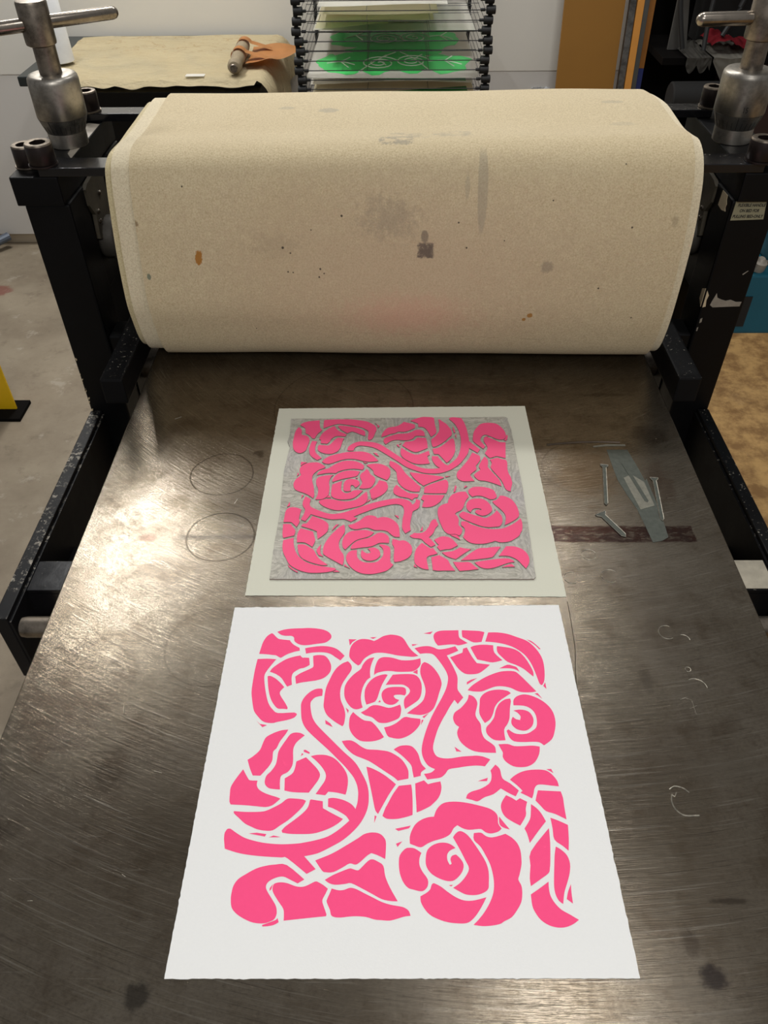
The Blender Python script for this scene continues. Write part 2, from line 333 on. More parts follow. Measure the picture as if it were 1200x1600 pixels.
def tube(bm, pts, r, seg=8, mi=0):
    pts = [Vector(p) for p in pts]; rings = []
    for i, p in enumerate(pts):
        d = (pts[min(i+1, len(pts)-1)]-pts[max(i-1, 0)])
        u, v = frame_of(d)
        if rings and (u-pu).length > 1.2: pass
        pu = u
        rr = r[i] if isinstance(r, (list, tuple)) else r
        rings.append([bm.verts.new(p+(u*math.cos(2*math.pi*k/seg)+v*math.sin(2*math.pi*k/seg))*rr) for k in range(seg)])
    for a, b in zip(rings, rings[1:]):
        for k in range(seg):
            f = bm.faces.new((a[k], a[(k+1) % seg], b[(k+1) % seg], b[k])); f.material_index = mi
    bm.faces.new(rings[0][::-1]).material_index = mi; bm.faces.new(rings[-1]).material_index = mi
def spline(P, sub=4, closed=False):
    n = len(P); out = []
    for i in range(n if closed else n-1):
        p0, p1, p2, p3 = [P[(i+k) % n] if closed else P[max(0, min(n-1, i+k))] for k in (-1, 0, 1, 2)]
        for s in range(sub):
            t = s/sub
            out.append(tuple(.5*((2*b)+(-a+c)*t+(2*a-5*b+4*c-d)*t*t+(-a+3*b-3*c+d)*t**3) for a, b, c, d in zip(p0, p1, p2, p3)))
    if not closed: out.append(tuple(P[-1]))
    return out
def round_poly(P, lim=48):
    """smooth a traced outline, keeping its real corners sharp"""
    n = len(P)
    if n < 5: return P
    corner = []
    for i in range(n):
        a, b, c = P[i-1], P[i], P[(i+1) % n]
        t = math.degrees(abs(((math.atan2(c[1]-b[1], c[0]-b[0])-math.atan2(b[1]-a[1], b[0]-a[0])+math.pi) % (2*math.pi))-math.pi))
        corner.append(t > lim)
    out = []
    for i in range(n):
        p1, p2 = P[i], P[(i+1) % n]; p0 = P[i-1] if not corner[i] else p1; p3 = P[(i+2) % n] if not corner[(i+1) % n] else p2
        L = math.dist(p1, p2); sub = 1 if L < 1.2 else (2 if L < 4 else 3)
        for s in range(sub):
            t = s/sub
            if s == 0: out.append(p1); continue
            out.append(tuple(.5*((2*b)+(-a+c)*t+(2*a-5*b+4*c-d)*t*t+(-a+3*b-3*c+d)*t**3) for a, b, c, d in zip(p0, p1, p2, p3)))
    return out
def grid_surface(bm, nu, nv, fn, thick=0, mi=0):
    g = [[bm.verts.new(fn(i/nu, j/nv)) for j in range(nv+1)] for i in range(nu+1)]
    fs = []
    for i in range(nu):
        for j in range(nv):
            f = bm.faces.new((g[i][j], g[i+1][j], g[i+1][j+1], g[i][j+1])); f.material_index = mi; fs.append(f)
    if thick: bmesh.ops.solidify(bm, geom=fs, thickness=thick)
    return g

# outline of every printed shape in millimetres from the centre of the printed sheet
DESIGN = '-144.5,118.5 -143.6,125.2 -142.1,134 -138.8,141.4 -134.5,145.3 -132.7,144.6 -128.4,139.8 -124.7,137.5 -114,136.1 -112.5,133.5 -108.8,129.8 -103,126.2 -102.4,122.6 -108,121.1 -115.2,118 -120.6,114 -122.3,113.8 -126.7,116.5 -131,117.2 -136.9,118;-128.5,147.2 -122.6,149.9 -114.2,151.5 -101.3,152.1 -95.3,152.4 -86.7,151.7 -78.9,149.9 -73.5,146.7 -70.6,142.4 -70.9,138.2 -74.5,134.3 -77.8,132.6 -85.3,131.4 -94.5,129.8 -100.4,129.8 -105.1,131.4 -109.2,135.1 -110.1,139.8 -113.3,141.9 -119.2,141.9 -124.5,143.5;-97.1,125.7 -90.9,127.2 -80.9,128.5 -73.3,128.1 -66.5,126.2 -61.3,122.6 -55.3,116 -59.4,110.2 -65,114.5 -70.3,118.5 -76.2,120.3 -82.9,120.6 -89.5,120.1 -95.7,118.8;-145.3,111.9 -135.4,112.4 -125.8,111.7 -127.6,108.9 -131,103 -134.1,97.1 -135.8,91.2 -134.6,82.6 -132.5,73.1 -129.8,63.8 -127.1,57.4 -123,52 -117.4,48 -101.5,48.6 -98.9,46.2 -101,43.1 -107,40.5 -116.8,38.2 -121.3,36.9 -127.6,37.4 -132.1,39.5 -136,43.5 -139.7,48 -141.8,52 -144,60.1 -146.3,71.2 -146.7,80.7 -146.5,95.1 -146,104;-132.5,90.7 -129.7,91.2 -124.5,88.3 -119.2,83.5 -114.2,77.8 -117.3,73.6 -118,70.3 -115.7,65.7 -112,60.2 -108.7,54.3 -108.9,52.2 -112.8,52.7 -117.6,52.9 -121,55.6 -125.3,62 -128.6,70.3 -131,80.7;-130.8,96.1 -129.1,100 -123.9,105.4 -116.2,111.4 -108.3,114.8 -101.3,116.5 -99.9,114.5 -98.2,113.5 -97.4,113.8 -92,113.5 -90.8,105.5 -91.6,104 -96.3,101 -100.4,100 -105.7,96.1 -107.5,93.2 -107.9,88.3 -106.8,80.7 -111.4,78.3 -113.7,81.6 -118,88.3 -122.5,92.2 -126.8,94.6;-88,116 -83.5,117 -78.5,116.8 -75.1,115.5 -71.5,111 -68.8,104.5 -68.7,98.1 -70.5,93.7 -75.1,88.8 -82.2,85.9 -90.2,84.5 -98.1,83.1 -102.8,81.6 -104.4,90.3 -99.9,94.1 -94.4,97.3 -88.9,100.5 -86.8,103 -87.5,110;-76.5,76 -75.4,74.1 -75.5,67.6 -78.5,67.1 -82.4,65.7 -84.9,63 -86.5,59.3 -85.7,52 -84,44.9 -82.1,40.5 -78.7,35.2 -72.1,27.9 -63.9,19.4 -56.7,11.9 -49.7,4.8 -43.5,-0.9 -38.8,-6.5 -34.2,-14.4 -29.6,-23.8 -27.6,-31.5 -27.1,-39 -27.6,-46.5 -30,-54.4 -34.8,-63 -41.2,-70.3 -48.4,-76.6 -56.4,-81.5 -67.5,-87.3 -73.9,-89.3 -80.7,-90.6 -70.2,-101.3 -77.5,-105.2 -94.9,-92.3 -99.7,-91.7 -113.3,-91 -127.1,-89.7 -138.2,-87.7 -149,-84.4 -150.1,-79.6 -151,-75.4 -151.1,-70.5 -149.5,-67.4 -146.8,-67 -141.4,-70.5 -133.9,-74.7 -125.3,-77.4 -114.7,-79.5 -100.9,-80.5 -87.2,-79.8 -82.1,-79 -72.3,-77 -61.8,-73.7 -53.8,-68.6 -48.2,-63.9 -43.7,-59.6 -46.9,-55.3 -52.9,-51.4 -59,-48.3 -63.1,-47 -63.4,-39.4 -58.7,-38.7 -50.9,-40.3 -44.8,-43 -41.3,-45.6 -38.6,-49 -37.1,-42.9 -36.7,-35.7 -37,-31.5 -38.2,-26.1 -41.3,-19.2 -46,-12.9 -51.4,-6.5 -58.4,0.7 -65.6,8.1 -74.4,16.4 -84.1,25.7 -90,32.6 -93.3,39.6 -94.6,45.8 -95.4,52.9 -95.7,58.4 -94.1,63.9 -90.6,69.4 -86.1,73.6 -81.5,75.8;-51.6,109.2 -48.5,105.5 -47.3,101 -48.6,96.1 -52.4,89.3 -56.1,81.7 -57.8,74.1 -57.4,65.7 -55.9,60.2 -53.3,53.9 -51.8,47.6 -51.7,43.2 -52.5,36.1 -53.9,33.5 -59.5,37 -65.1,41.4 -70.1,46.7 -73.3,54.8 -73.4,62 -73.1,69.4 -72,77.9 -69.3,86.4 -66.4,94.2 -62.7,101 -57.2,106.5;-41.1,104 -45.7,108 -50.1,114 -50.5,120.1 -49.7,126.2 -47.4,131.4 -43.3,135.6 -38.3,137.7 -32.4,137.5 -28.1,136.4 -25.1,135.1 -21.3,137.2 -15.5,141.4 -9.5,143.2 -6.1,143.5 -0.2,142.4 4.1,140.3 7.4,136.1 11.1,128.3 15.5,121.6 21.2,116 15.4,114.8 8,115.5 -0.3,116.5 -8.6,118.6 -16.1,119.9 -23.6,119.6 -29.4,117 -35.1,112 -38.7,105.5;-24.4,114 -26,110 -27.9,103 -28.6,96.1 -28.1,89.3 -31.2,86.5 -34.3,80.7 -36.2,74.1 -37.1,65.8 -36.1,58.4 -34.9,54.4 -39.1,52.5 -43,52.5 -47.1,55.2 -51.2,61.2 -53.5,67.6 -53.8,76 -52.5,81.7 -49.1,87.9 -44.4,93.7 -38.1,99.6 -36.6,104 -33.4,109.5 -29.3,113;-24.5,92.2 -24.1,98.1 -23,104 -21,110 -18.6,113 -13.6,114.5 -5.3,113.5 3.8,110.5 15.3,110.8 23.2,113 23.3,106 20.8,101.1 17.5,98.1 14.2,96.6 7.7,96.2 -0.5,96.2 -7,97.1 -12.7,97.1 -17.6,96.1 -21.6,94.7;-10.6,92.3 -12.7,93.2 -17.6,92.3 -23.2,89.8 -28,85.5 -31.5,79.8 -33.4,73.2 -33.3,64.8 -31.4,57.5 -26.7,59.3 -22.8,61.2 -20.5,65.8 -18.6,73.2 -15.8,81.7;-12.6,80.3 -5.4,92.7 3.6,93.4 13.3,93.4 18.2,91.8 21.7,87.5 23.5,80.8 23.3,73.2 21.9,66.7 19,62.1 13.4,57.6 6.7,52.6 5.6,56.7 5.6,62.1 6.9,65.8 10.1,69.5 11.7,72.8 11,76 8.2,78.9 4.3,80.8 -1.4,80.9 -8.6,80.8;7.8,73.2 7.4,76 5,77.7 0.2,78.1 -6.2,77.9 -11.8,76.5 -15.4,73.2 -16.6,69.5 -16.1,64.9 -14.1,60.3 -10.2,57.7 -5.4,57.5 -1.5,59.8 0.9,63 -2.7,64.4 -4.6,67.2 -3.4,68.6 1.7,69 6.5,68.1 7.7,70.4;27.6,108.2 31.7,106 36.4,101.1 40.9,93.3 43.4,85.5 43.4,79.8 40.8,71.4 38.4,63.1 35.3,54.9 32.8,51.3 29.6,48.6 24.1,46.4 18.6,46.1 8.2,47.7 13.3,52.1 19.7,57.1 24.2,62.1 26.3,67.7 27.2,74.2 26,81.7 23.4,90.3 22.5,96.2 23.4,103 25.5,107;-36.7,48.7 -31.3,52.1 -27.4,55.7 -22.7,57.1 -17.2,56.2 -9.4,53.9 -3.1,55.6 1.6,57.7 2.8,53 1.9,45.9 -0,42.3 -5.5,39.3 -12.4,37.1 -18.6,37.5 -21.7,39.7 -24.9,42.8 -28,44.3 -32.7,45.8;-44.1,49.2 -39.7,44.9 -33.3,40.1 -27.1,39 -24,36.6 -20.1,31.8 -13.9,22 -16.9,19.9 -22.9,17.8 -30.5,17.2 -36.6,18.2 -41.2,21.5 -45.2,26.6 -47.4,32.7 -47.6,39.6 -46.7,44.9;-13.9,32.3 -7.8,34 -1.6,37.5 5.8,43.7 12.4,42.8 21.2,41.7 21.1,37.1 18.3,31.9 13.6,26.7 8.2,22.9 2.8,20.7 -1.7,20.3 -6.3,21.2 -10.1,22.8 -12.4,27.5;17.3,125.7 24,127.8 31.6,128.5 37.4,126.8 42.3,124.4 49.9,125.2 60.1,128.3 63.1,122.6 56.2,119.1 50.7,116.5 54.7,107 58.6,96.2 60.1,88.4 59.2,76.1 61.4,70.9 64.3,65.8 58.3,58.3 55.4,63.1 50.2,54.9 45.9,46.8 43.3,42.4 38.2,31.9 34.7,21.6 32.5,13.2 32.6,7.4 35.4,2.1 41.3,0.1 48.7,0.1 58.4,1.8 68.9,2.6 72.6,2.8 77.9,2 82.2,0.3 84.8,-1.1 79.3,-7.9 71.8,-7.2 63,-7.9 54,-9.4 45.9,-11 42.7,-15.1 38.9,-18.6 34.5,-19.8 25.7,-21 22.9,-15.5 28.1,-14.7 31.1,-13.1 33.2,-10.8 29,-8.8 26.2,-6.4 23.4,-1.6 21.6,5 22,13.2 25,25 29.2,37.1 34.3,48.6 42.8,64.9 47.8,76.1 50.3,86.5 49.9,93.3 47,101.1 41,112 36.2,118.1 29.6,119.3 23,118.6;42.1,129.1 39.4,133.5 37.9,139.3 38.5,144 41.6,147.2 46.8,148.8 55.4,149.1 64.8,149.4 64.9,140.3 68.2,136.6 73.4,132.5 69.5,130.9 63.5,129.5 59.4,130.6 52.7,130.4;68.4,149.4 74.2,149.1 86.9,148.3 92.3,146.7 88.2,134 79.8,133.3 73.3,137.2 68.4,140.3 68.1,145.1;96.2,146.4 106.3,146.4 116.3,144.5 126,140.3 135.5,135.6 141.4,129.3 146.2,121.1 149,112 149.4,102.1 148.5,92.3 146.8,84.7 144.2,80.4 142,81.8 140.3,90.4 138.4,100.1 136.1,108 132.2,116.1 126.4,122.7 119.5,127.8 110.7,131.4 100.8,133.5 92,134.3;75.9,126.8 80.3,129.1 89.6,130.4 100,129.5 100.3,120.1 107.7,110.5 97.5,107.8 89.4,109.5 81.8,111.5 78.7,119.1;103.8,128.5 111.9,127.3 120,125.2 126.2,121.1 131.1,114 134.9,105.1 137.5,96.2 136.9,90.4 132.8,94.8 127.8,100.1 121,104.6 112.8,108.5 108,114 104,119.6 103.2,124.2;53.9,114.2 67.1,120.1 68.1,125.2 72.1,126.8 76.7,115 81,107 94.4,105 89.4,100.1 83.3,95.2 78.3,93.5 70.2,93.3 65.5,95.7 60.9,101.1 57.2,108;69.2,74.2 73.2,78.9 79.1,83.7 88.5,89.9 98.7,94.7 107.1,97 117.6,97 122.1,93.8 127.7,86.6 137.5,72.9 132.2,71.9 124.3,71.9 118.9,73.3 112.2,77.1 104.4,78.9 97.1,78.5 89.7,75.6 83,72.8 75.1,72.8;69.9,69 74,67.3 77,62.9 77.5,57.5 74.9,47.7 75.8,42.4 79,36.1 79.2,27.8 81.4,20.7 87.2,15.7 90.5,11.7 90.8,5.7 81.9,5.9 71.2,7.2 63.4,11.6 57.6,18.6 55.8,26.8 58.1,33 54.6,36.1 52.8,42.4 54.9,48.8 60.8,53.6 65.9,59.6 68.6,64;81,65.1 85.7,70.7 92.7,74 101.4,75 108.9,73.5 111.9,70.7 106.3,66.8 99.1,61.3 94.7,55.3 92.1,47.8 88.7,41.4 83.1,37.2 80.5,42.4 78.7,48.8 79.9,58.5;110.3,64.6 110.9,61.9 109,53.1 107.4,42.5 104.8,36.2 100.9,29.9 101.1,18.7 92.1,18.7 86.9,21.7 83.7,26.8 84.2,32.5 88.3,37.2 92.6,43.5 94.8,51 98.8,58.6 105,63.5;112.9,56.9 113.6,63 117.7,67.4 124.6,69.4 132,67.9 140,63.5 146.6,57 150.5,48.9 151.2,38.3 148.7,27.9 144.8,19.8 136.6,13.5 132.6,16.7 126.3,17.2 117.2,16.9 109.2,17.7 105.1,21.7 103.1,28.9 105.1,30.4 109.3,26.8 114.6,25.3 122,25.8 127.8,28.9 132.1,33.1 133.5,40.4 132.7,47.8 129.2,53.2 123,56.4;112.1,51 117.8,52.1 123.3,51.5 127.7,48.9 130.2,43.5 130,38.3 127.5,33.1 122.4,29.4 117.8,29.1 112.5,31 108.9,35.6 109,40.4 110.8,44.1 113.7,41.4 117.3,40.6 118.3,44.6 115.5,48.9;93.9,14.5 102.5,14.9 108.6,12.7 116.7,12.7 125.8,13.2 132.4,12.2 130.9,4.8 126.3,-3 120.4,-7.3 113.2,-8.8 105.3,-7.8 98.8,-3 96.6,1.8 97.2,5.7 95.7,9.7;89,-6.2 92.7,-10.7 94.1,-19.7 100.4,-24.5 107.6,-31.4 104.2,-37 98.5,-34 91.6,-29.5 84.6,-34.9 76.2,-37.9 69.9,-41.7 65.2,-40.5 59.7,-39 61.3,-35.1 65.8,-32.3 72.9,-30.1 79.7,-26.3 83.3,-22.3 84.5,-16.6 83.9,-12.1;100.7,-21 106.2,-16.5 113.2,-13 121.7,-11.3 131.7,-11.3 137.2,-13.4 141.4,-18.2 143.6,-22.6 144.1,-27.4 136.9,-26.6 129.7,-25.7 124.7,-26.2 121.9,-29.6 120.3,-34.8 118.5,-38.9 113.6,-36.1 108.7,-33.5 110.9,-31.8 106.7,-26.6;124.7,-31.2 136.1,-31.8 145,-32.2 146.1,-38.2 145.9,-46.6 146,-58.1 136.9,-53.2 129.3,-50.6 125.2,-45.8 121.3,-40.8 123,-35.7;95.7,-35.9 100.4,-38.3 104.2,-41 107.7,-38.7 113.7,-42 111.7,-48.3 110.9,-54.9 105,-63.7 99.5,-60.7 93.6,-56.6 90.6,-51.7 90,-45.9 92.1,-40.8;116.8,-44.1 121.7,-48.3 125,-53.2 127.8,-59.8 120.6,-67.8 111.3,-78.9 110,-71 108.3,-66.3 114,-58.2 115.7,-51.6;132.1,-56.5 139.1,-59.3 146.4,-63 145.2,-74.9 143.3,-85.4 138.8,-81.1 132.7,-75.7 132.6,-66.2;129.5,-65.8 128.7,-78.8 126.5,-94.2 125.3,-99.9 123.6,-104 116.5,-108.8 107.6,-114.5 107.5,-108.1 109.4,-97.7 111.3,-86;133,-81.7 137.5,-84.8 141.4,-89.4 142.7,-96.1 141.2,-103.6 138.2,-110.9 134.2,-119.5 131.9,-128.3 128.8,-125.9 126.7,-120.3 126.8,-112.4 129.3,-97.7 131,-88.6;140.7,-112.7 140,-119.5 139.8,-128 135.3,-124.5 137.3,-118.8;122.6,-110.8 122.1,-116.7 122.7,-122.4 125.5,-128 129.9,-132.8 135.9,-136.3 142.4,-140.3 137.6,-143.4 131.4,-145.7 124.9,-146.1 118,-144.4 112.1,-140.4 108.5,-135 106.7,-129.5 106.7,-121 114.8,-116;18.3,-82.8 13,-81.3 8.9,-79.7 8.9,-73.9 10.8,-68 14.2,-62.5 19.4,-58.6 25.3,-56.4 30.4,-55.8 32.7,-49.9 36.8,-45 42,-42.6 50.6,-42 60.7,-43.2 71.6,-45.8 79.8,-48.4 84.6,-51.9 86.3,-55.8 86.1,-61.9 88.7,-66.3 85.2,-69.1 78.8,-70.7 74.2,-69.5 70.6,-66.8 64.3,-67.2 59.8,-67.5 54.9,-66.2 50.5,-63.5 47,-66.2 43.8,-71.3 37.9,-74.7 29.5,-77.2 23.7,-79.7;4.7,-84.2 8,-83.2 12.9,-83.8 18.5,-87.5 16.8,-91.9 16.6,-97.5 18.9,-103 23.1,-109.2 22.9,-114.6 20,-118 16.8,-118.8 11.4,-117.6 6.7,-116.1 2.8,-111.6 0.1,-104.6 -0.7,-96.7 0.2,-89.5;23.5,-85.4 27.7,-81.3 33.5,-79 39.3,-78.8 44.1,-80.4 47.6,-83.3 43,-85.4 40.4,-88.6 40.2,-93.4 42,-97.4 43.6,-96.6 42.8,-92.6 44.4,-89.8 47.7,-88.8 51.5,-92.6 53.6,-97.4 52.1,-102.9 48.2,-107.6 43.6,-110.5 37.7,-110.3 30.7,-107.6 25.3,-103.7 22.2,-98.3 22,-91.9;51.4,-68.8 54.7,-69.2 59.4,-72.9 63.9,-79.6 68.2,-86.9 72.3,-94.9 74,-102.8 73.3,-112.1 72.4,-116.7 68.6,-119.7 62.1,-121.6 54.3,-121.3 49,-119 43.7,-116 49.5,-112.2 54.6,-106.8 57.8,-100.5 55.5,-94.2 51.2,-84.5 46,-74.2 48,-71.3;28.1,-112.3 33.3,-114.8 39,-119.1 45.4,-123.3 51.9,-125.8 58.5,-126 65.2,-124.7 70.3,-123.3 67,-128.9 62.1,-135.8 57.4,-140.6 52.9,-143 46.3,-143.3 37.8,-142.4 29.9,-140 23.5,-136.6 19.3,-131.8 16.9,-127 16.7,-122.7 21.9,-119.9 25,-117 26.2,-113.4;64.2,-70.4 70.4,-70 74.3,-72.9 79.1,-74.1 85.7,-72.7 91.3,-70.9 96.4,-74.2 100.5,-78.9 102.5,-85.1 102.5,-92.7 101.8,-97.8 99.4,-105.2 97.9,-109.2 99.8,-113.9 99.9,-119.6 98.3,-126.7 94.2,-133 89.2,-138.5 83.1,-141.5 79.3,-143.6 72,-144.9 64.9,-145.2 58.2,-144.3 62.4,-140.6 68,-134.4 73.1,-126.8 76.3,-119.7 77.5,-112.5 77.3,-105.2 75.8,-97.1 72.7,-89.5 68.8,-81.9 63.8,-76.4;-71.1,-94.1 -67.2,-92.5 -56.9,-88.1 -45.8,-81.5 -35.3,-74.9 -30.4,-71.5 -23.8,-70 -17.2,-71 -13,-74.8 -11.5,-79.8 -12.1,-92.8 -18.6,-89.6 -23.9,-87.8 -27.5,-90 -33.1,-95.2 -37,-97.5 -41.9,-96.5 -47.4,-99.6 -55.2,-103.6 -61.6,-103.8 -64.9,-102.4;-55.9,-106.3 -48.9,-103.2 -42.5,-100.8 -40.1,-100.8 -35.3,-102.2 -32.9,-100.8 -26.6,-94.4 -23,-93 -18.5,-94.8 -13.7,-98.4 -12,-107 -8,-116.2 -1.8,-126.7 -7.8,-126.5 -14.9,-125 -22.1,-121.3 -31.4,-116.6 -40.1,-112.6 -44.7,-113.1 -50.6,-113.8 -54.6,-113.7 -58.6,-112.5 -62.1,-110;-56.1,-116.8 -50.4,-118.2 -45.8,-117.9 -40.6,-116.2 -35.3,-117.5 -28.7,-120.7 -22.1,-123.8 -14.9,-127.2 -7.8,-129.3 -0.7,-130.5 3.2,-131.4 6.9,-133.9 8.4,-137.7 3.2,-138.4 -2.7,-140.1 -8.4,-141.4 -14.8,-141.1 -20.5,-140.6 -27,-138.8 -34.7,-138.2 -41.1,-138.5 -47.5,-139.2 -52.6,-138.9 -55.4,-137.4 -56.4,-133.7 -59.4,-127.6 -59.2,-125.1 -56.9,-119.5;-102.2,-112.6 -97.7,-112 -92.3,-112.9 -85.5,-115.2 -80.2,-115.6 -75.7,-114.2 -69.9,-111.3 -67.2,-111.9 -63.1,-114.1 -59.1,-117 -60.7,-120.8 -63,-125.8 -62.2,-129.5 -59.1,-136.8 -59.7,-138.3 -69.2,-139.2 -93,-141.7 -93.3,-136.9 -94.3,-132.6 -98.7,-127.1 -103.3,-120.9 -104.7,-117.1 -104.1,-113.9;-94.7,-98 -79,-109.7 -84.3,-112.9 -90.6,-110 -95.4,-107.8 -99.4,-107.5 -104.6,-109.1 -108.9,-112 -110.2,-115.2 -108.8,-119 -104.1,-125.3 -100.3,-130.8 -99.1,-136.3 -100.5,-140.5 -103.5,-142.3 -108.5,-143.8 -114.9,-143.6 -120.1,-142.4 -127,-139.4 -132.6,-135.8 -136.2,-131.6 -137.7,-125.4 -137.8,-120.4 -137,-114.7 -133.8,-109.5 -127.7,-105.3 -120.2,-101 -112.5,-98.7 -104.5,-97.6;-109.9,-145 -104.7,-143.2 -99.2,-141.1 -98.1,-139.6 -96.8,-142.9 -100.7,-145 -105.7,-145.9 -109.5,-146.1;-140.5,-1.8 -135.4,2.2 -130.2,8.4 -128.1,16.3 -125.8,21.8 -119.4,26.1 -112,29.1 -105.6,29.8 -107.8,24.8 -112.3,17.2 -114.6,10.5 -117.6,6.4 -117.4,-1.8 -119.4,-7.4 -123.2,-13 -126.7,-17.6 -133.7,-17.4 -137.1,-10.7;-89.3,23.6 -93.4,26.1 -98.8,26.7 -103.2,24.8 -106.5,19.3 -110.3,12.2 -112.7,6.4 -113.1,-0.2 -113.9,-6.6 -117.3,-13 -121.2,-17.7 -122,-24 -120,-27.8 -116.1,-30.1 -107.3,-31 -108.2,-22.4 -107.3,-17.3 -101.8,-13.8 -98.6,-8.2 -98.1,-1.8 -99,8.9 -97,15.5 -92.9,20.2;-95,-3.4 -86.4,0.9 -79.6,-5.8 -74.7,-11.3 -72.2,-16.1 -73,-20.8 -76.6,-27 -81.1,-33.9 -94.8,-33.5 -103.3,-31.9 -104.1,-20.1 -97.9,-15.7 -95.8,-10.6;-82,1.9 -76.5,3.3 -68.3,3.2 -61.4,0.7 -56,-3.7 -50.5,-10.5 -47.3,-16.8 -46.3,-23.8 -47,-31.5 -48,-35.7 -55.9,-33.8 -63.6,-32.9 -66.2,-36.3 -74.9,-35.2 -71.4,-29.3 -67.4,-22.3 -66.9,-16.1 -70.4,-9.7 -76,-3.3;-143.3,-11.3 -137.7,-20.1 -135.3,-22.1 -128.6,-22.4 -128.9,-26.3 -127,-30.2 -123,-33.2 -116.9,-35.8 -109.5,-38.1 -106.1,-39.6 -109,-42.6 -112.9,-45.9 -118.4,-47.4 -125.6,-46.8 -136.4,-45.8 -149.7,-45.1 -151.3,-42.3 -152,-34.8 -152.1,-28.7 -149.2,-21.7;-146,-51.2 -135.6,-51.9 -122.2,-51.7 -116.7,-50.4 -110,-47 -104.6,-43.7 -99.7,-39.6 -92.9,-39.5 -85.6,-40.3 -83,-41.8 -85.8,-47.3 -91.6,-53.9 -97.4,-59.4 -103.9,-64.1 -109.7,-68.3 -116,-68.7 -123,-67.6 -128.9,-65.2 -134.9,-62.3 -141.2,-57 -145.6,-53.3;-78.8,-40.2 -68,-41.9 -67.5,-48.3 -59.7,-52.7 -49.3,-58.1 -52.5,-61.4 -58.9,-65.6 -67.1,-69.1 -75.2,-71.2 -85.2,-71.6 -94.9,-71.4 -101.2,-70.4 -102.1,-68.7 -99,-64.8 -91.8,-59 -84.6,-52.5 -80.8,-47.3 -79.5,-41;-53.8,17.7 -46.4,18.6 -41.1,16.5 -35.7,12.3 -29.6,9.2 -20.5,8.6 -10.8,7.2 -4.8,4.5 1.9,-0.4 6.2,-6.4 8.7,-12.8 8.6,-20.2 -1.2,-22.2 -4.9,-18.7 -12.2,-13.6 -25.6,-4.1 -33.1,-0.4 -40.6,2.8 -46,6.9 -50.7,12.3;-4.8,9 0.5,12.4 6.5,13.4 11.8,12.5 15.5,9.1 18.3,4.1 19.7,-1.6 21.4,-6.4 24.9,-10.4 20.4,-13.9 20,-17.5 13.4,-19.1 12.4,-12.8 11.4,-7.2 7.8,-2.4 1.9,3.7;-29.9,-8.5 -25.5,-9.8 -18.1,-13.6 -10.7,-18.7 -2.7,-25.7 -8.5,-34.5 -14.2,-45 -18.6,-53.5 -21.2,-50 -23,-42 -25.4,-30.3 -27.5,-20.7;11,-25.9 11.7,-31.4 12,-42.7 11.7,-54.3 6,-56.2 -2.5,-58 -10.9,-57.8 -14.8,-55.2 -12.3,-48.2 -10.6,-45 -5.6,-35.2 -0.2,-27.2;14.7,-24.9 22.7,-21.8 26.2,-25.6 31.4,-24.1 37.6,-22.9 38.3,-28.3 37.1,-34.4 34.3,-39.6 29.9,-44.1 27.4,-46.3 20.5,-49.9 15.3,-52.1 15.1,-41.9 14.8,-35.2;-51.8,137.5 -43.4,137.2 -47.5,134 -50.5,129.3;-29.7,139.8 -22.2,140.3 -26,137.9;27.5,145.1 37.4,147.8 34.7,144.2;14.5,130.9 21.2,130.9 15.3,128.5;135.7,137.2 140.5,135.1 144.9,130.4 149,124.7 147.4,124.4 143.2,130.4;147.8,83.7 147.9,75.7 145.2,79.4;103.3,100.3 112,104.9 117.6,103.6 121.4,101.6 123.6,96.2 118.8,99.6 111.5,100.6;69.1,83.7 73.7,86.7 79.9,88.6 73.5,84.1 68.9,80.8;135.2,70.4 138.5,71 142.3,64.1 138.8,67.8;15,95.7 20,99.1 19.8,93.2;-20,60.3 -18.1,63 -17.3,60.3;-137.5,39.5 -133.6,36 -126.5,34.7 -130.8,32.4;-89.2,8.1 -87.4,8.5 -83,5.6 -83.7,4.4 -88.7,6.4;-90.5,5.2 -88.9,4 -91.3,1.9;-70.9,40.5 -65.7,36.6 -63.1,32.5 -70.3,36.1;23.2,44.1 29.6,48.1 24.7,42.4;22.4,40.6 24.3,40.6 21.4,34.5;52.4,12 58.8,6.8 53.9,7.1;71.5,-22.5 80.9,-19.2 79.8,-22.5;135.1,-10.7 139.7,-10.4 141.2,-14.7 138.2,-12.5;87.4,-55.4 91.5,-61.5 95.6,-67.1 90.3,-65.5 87.1,-62.3;-3.8,-66.8 10,-63.9 8.3,-66.3 -0.9,-68.7;-3,-79.7 2.4,-77.7 -1.8,-82.6;40.3,-113.9 43.8,-113.6 42.2,-114.9;-130.2,-71.2 -123.4,-70.5 -114.9,-71.7 -116,-73.9;-112.5,-74.6 -108.6,-72.9 -102.2,-74.3;-21.6,-54.8 -19.9,-55.7 -21.9,-61.7;-104.5,-113.3 -105.6,-117.8 -107.1,-119 -106.8,-116.5;-51.7,54.3 -48.5,51.2 -49.1,47.6'

# ------------------------------------------------------------------ the room
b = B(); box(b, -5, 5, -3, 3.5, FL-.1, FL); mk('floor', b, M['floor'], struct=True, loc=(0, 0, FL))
WY = 3.38
b = B(); box(b, -5, 5, WY, WY+.1, FL, 2.0); mk('wall_back', b, M['skirt'], struct=True, loc=(0, WY, FL))
b = B(); box(b, -5, 5, WY-.03, WY-.001, -.165, 1.95, .001); mk('wall_upper', b, M['wall'], struct=True, loc=(0, WY, -.165))
b = B(); box(b, -5, 5, WY-.028, WY-.001, -.80, -.1655, .001); mk('wall_lower', b, M['wall2'], struct=True, loc=(0, WY, -.8))

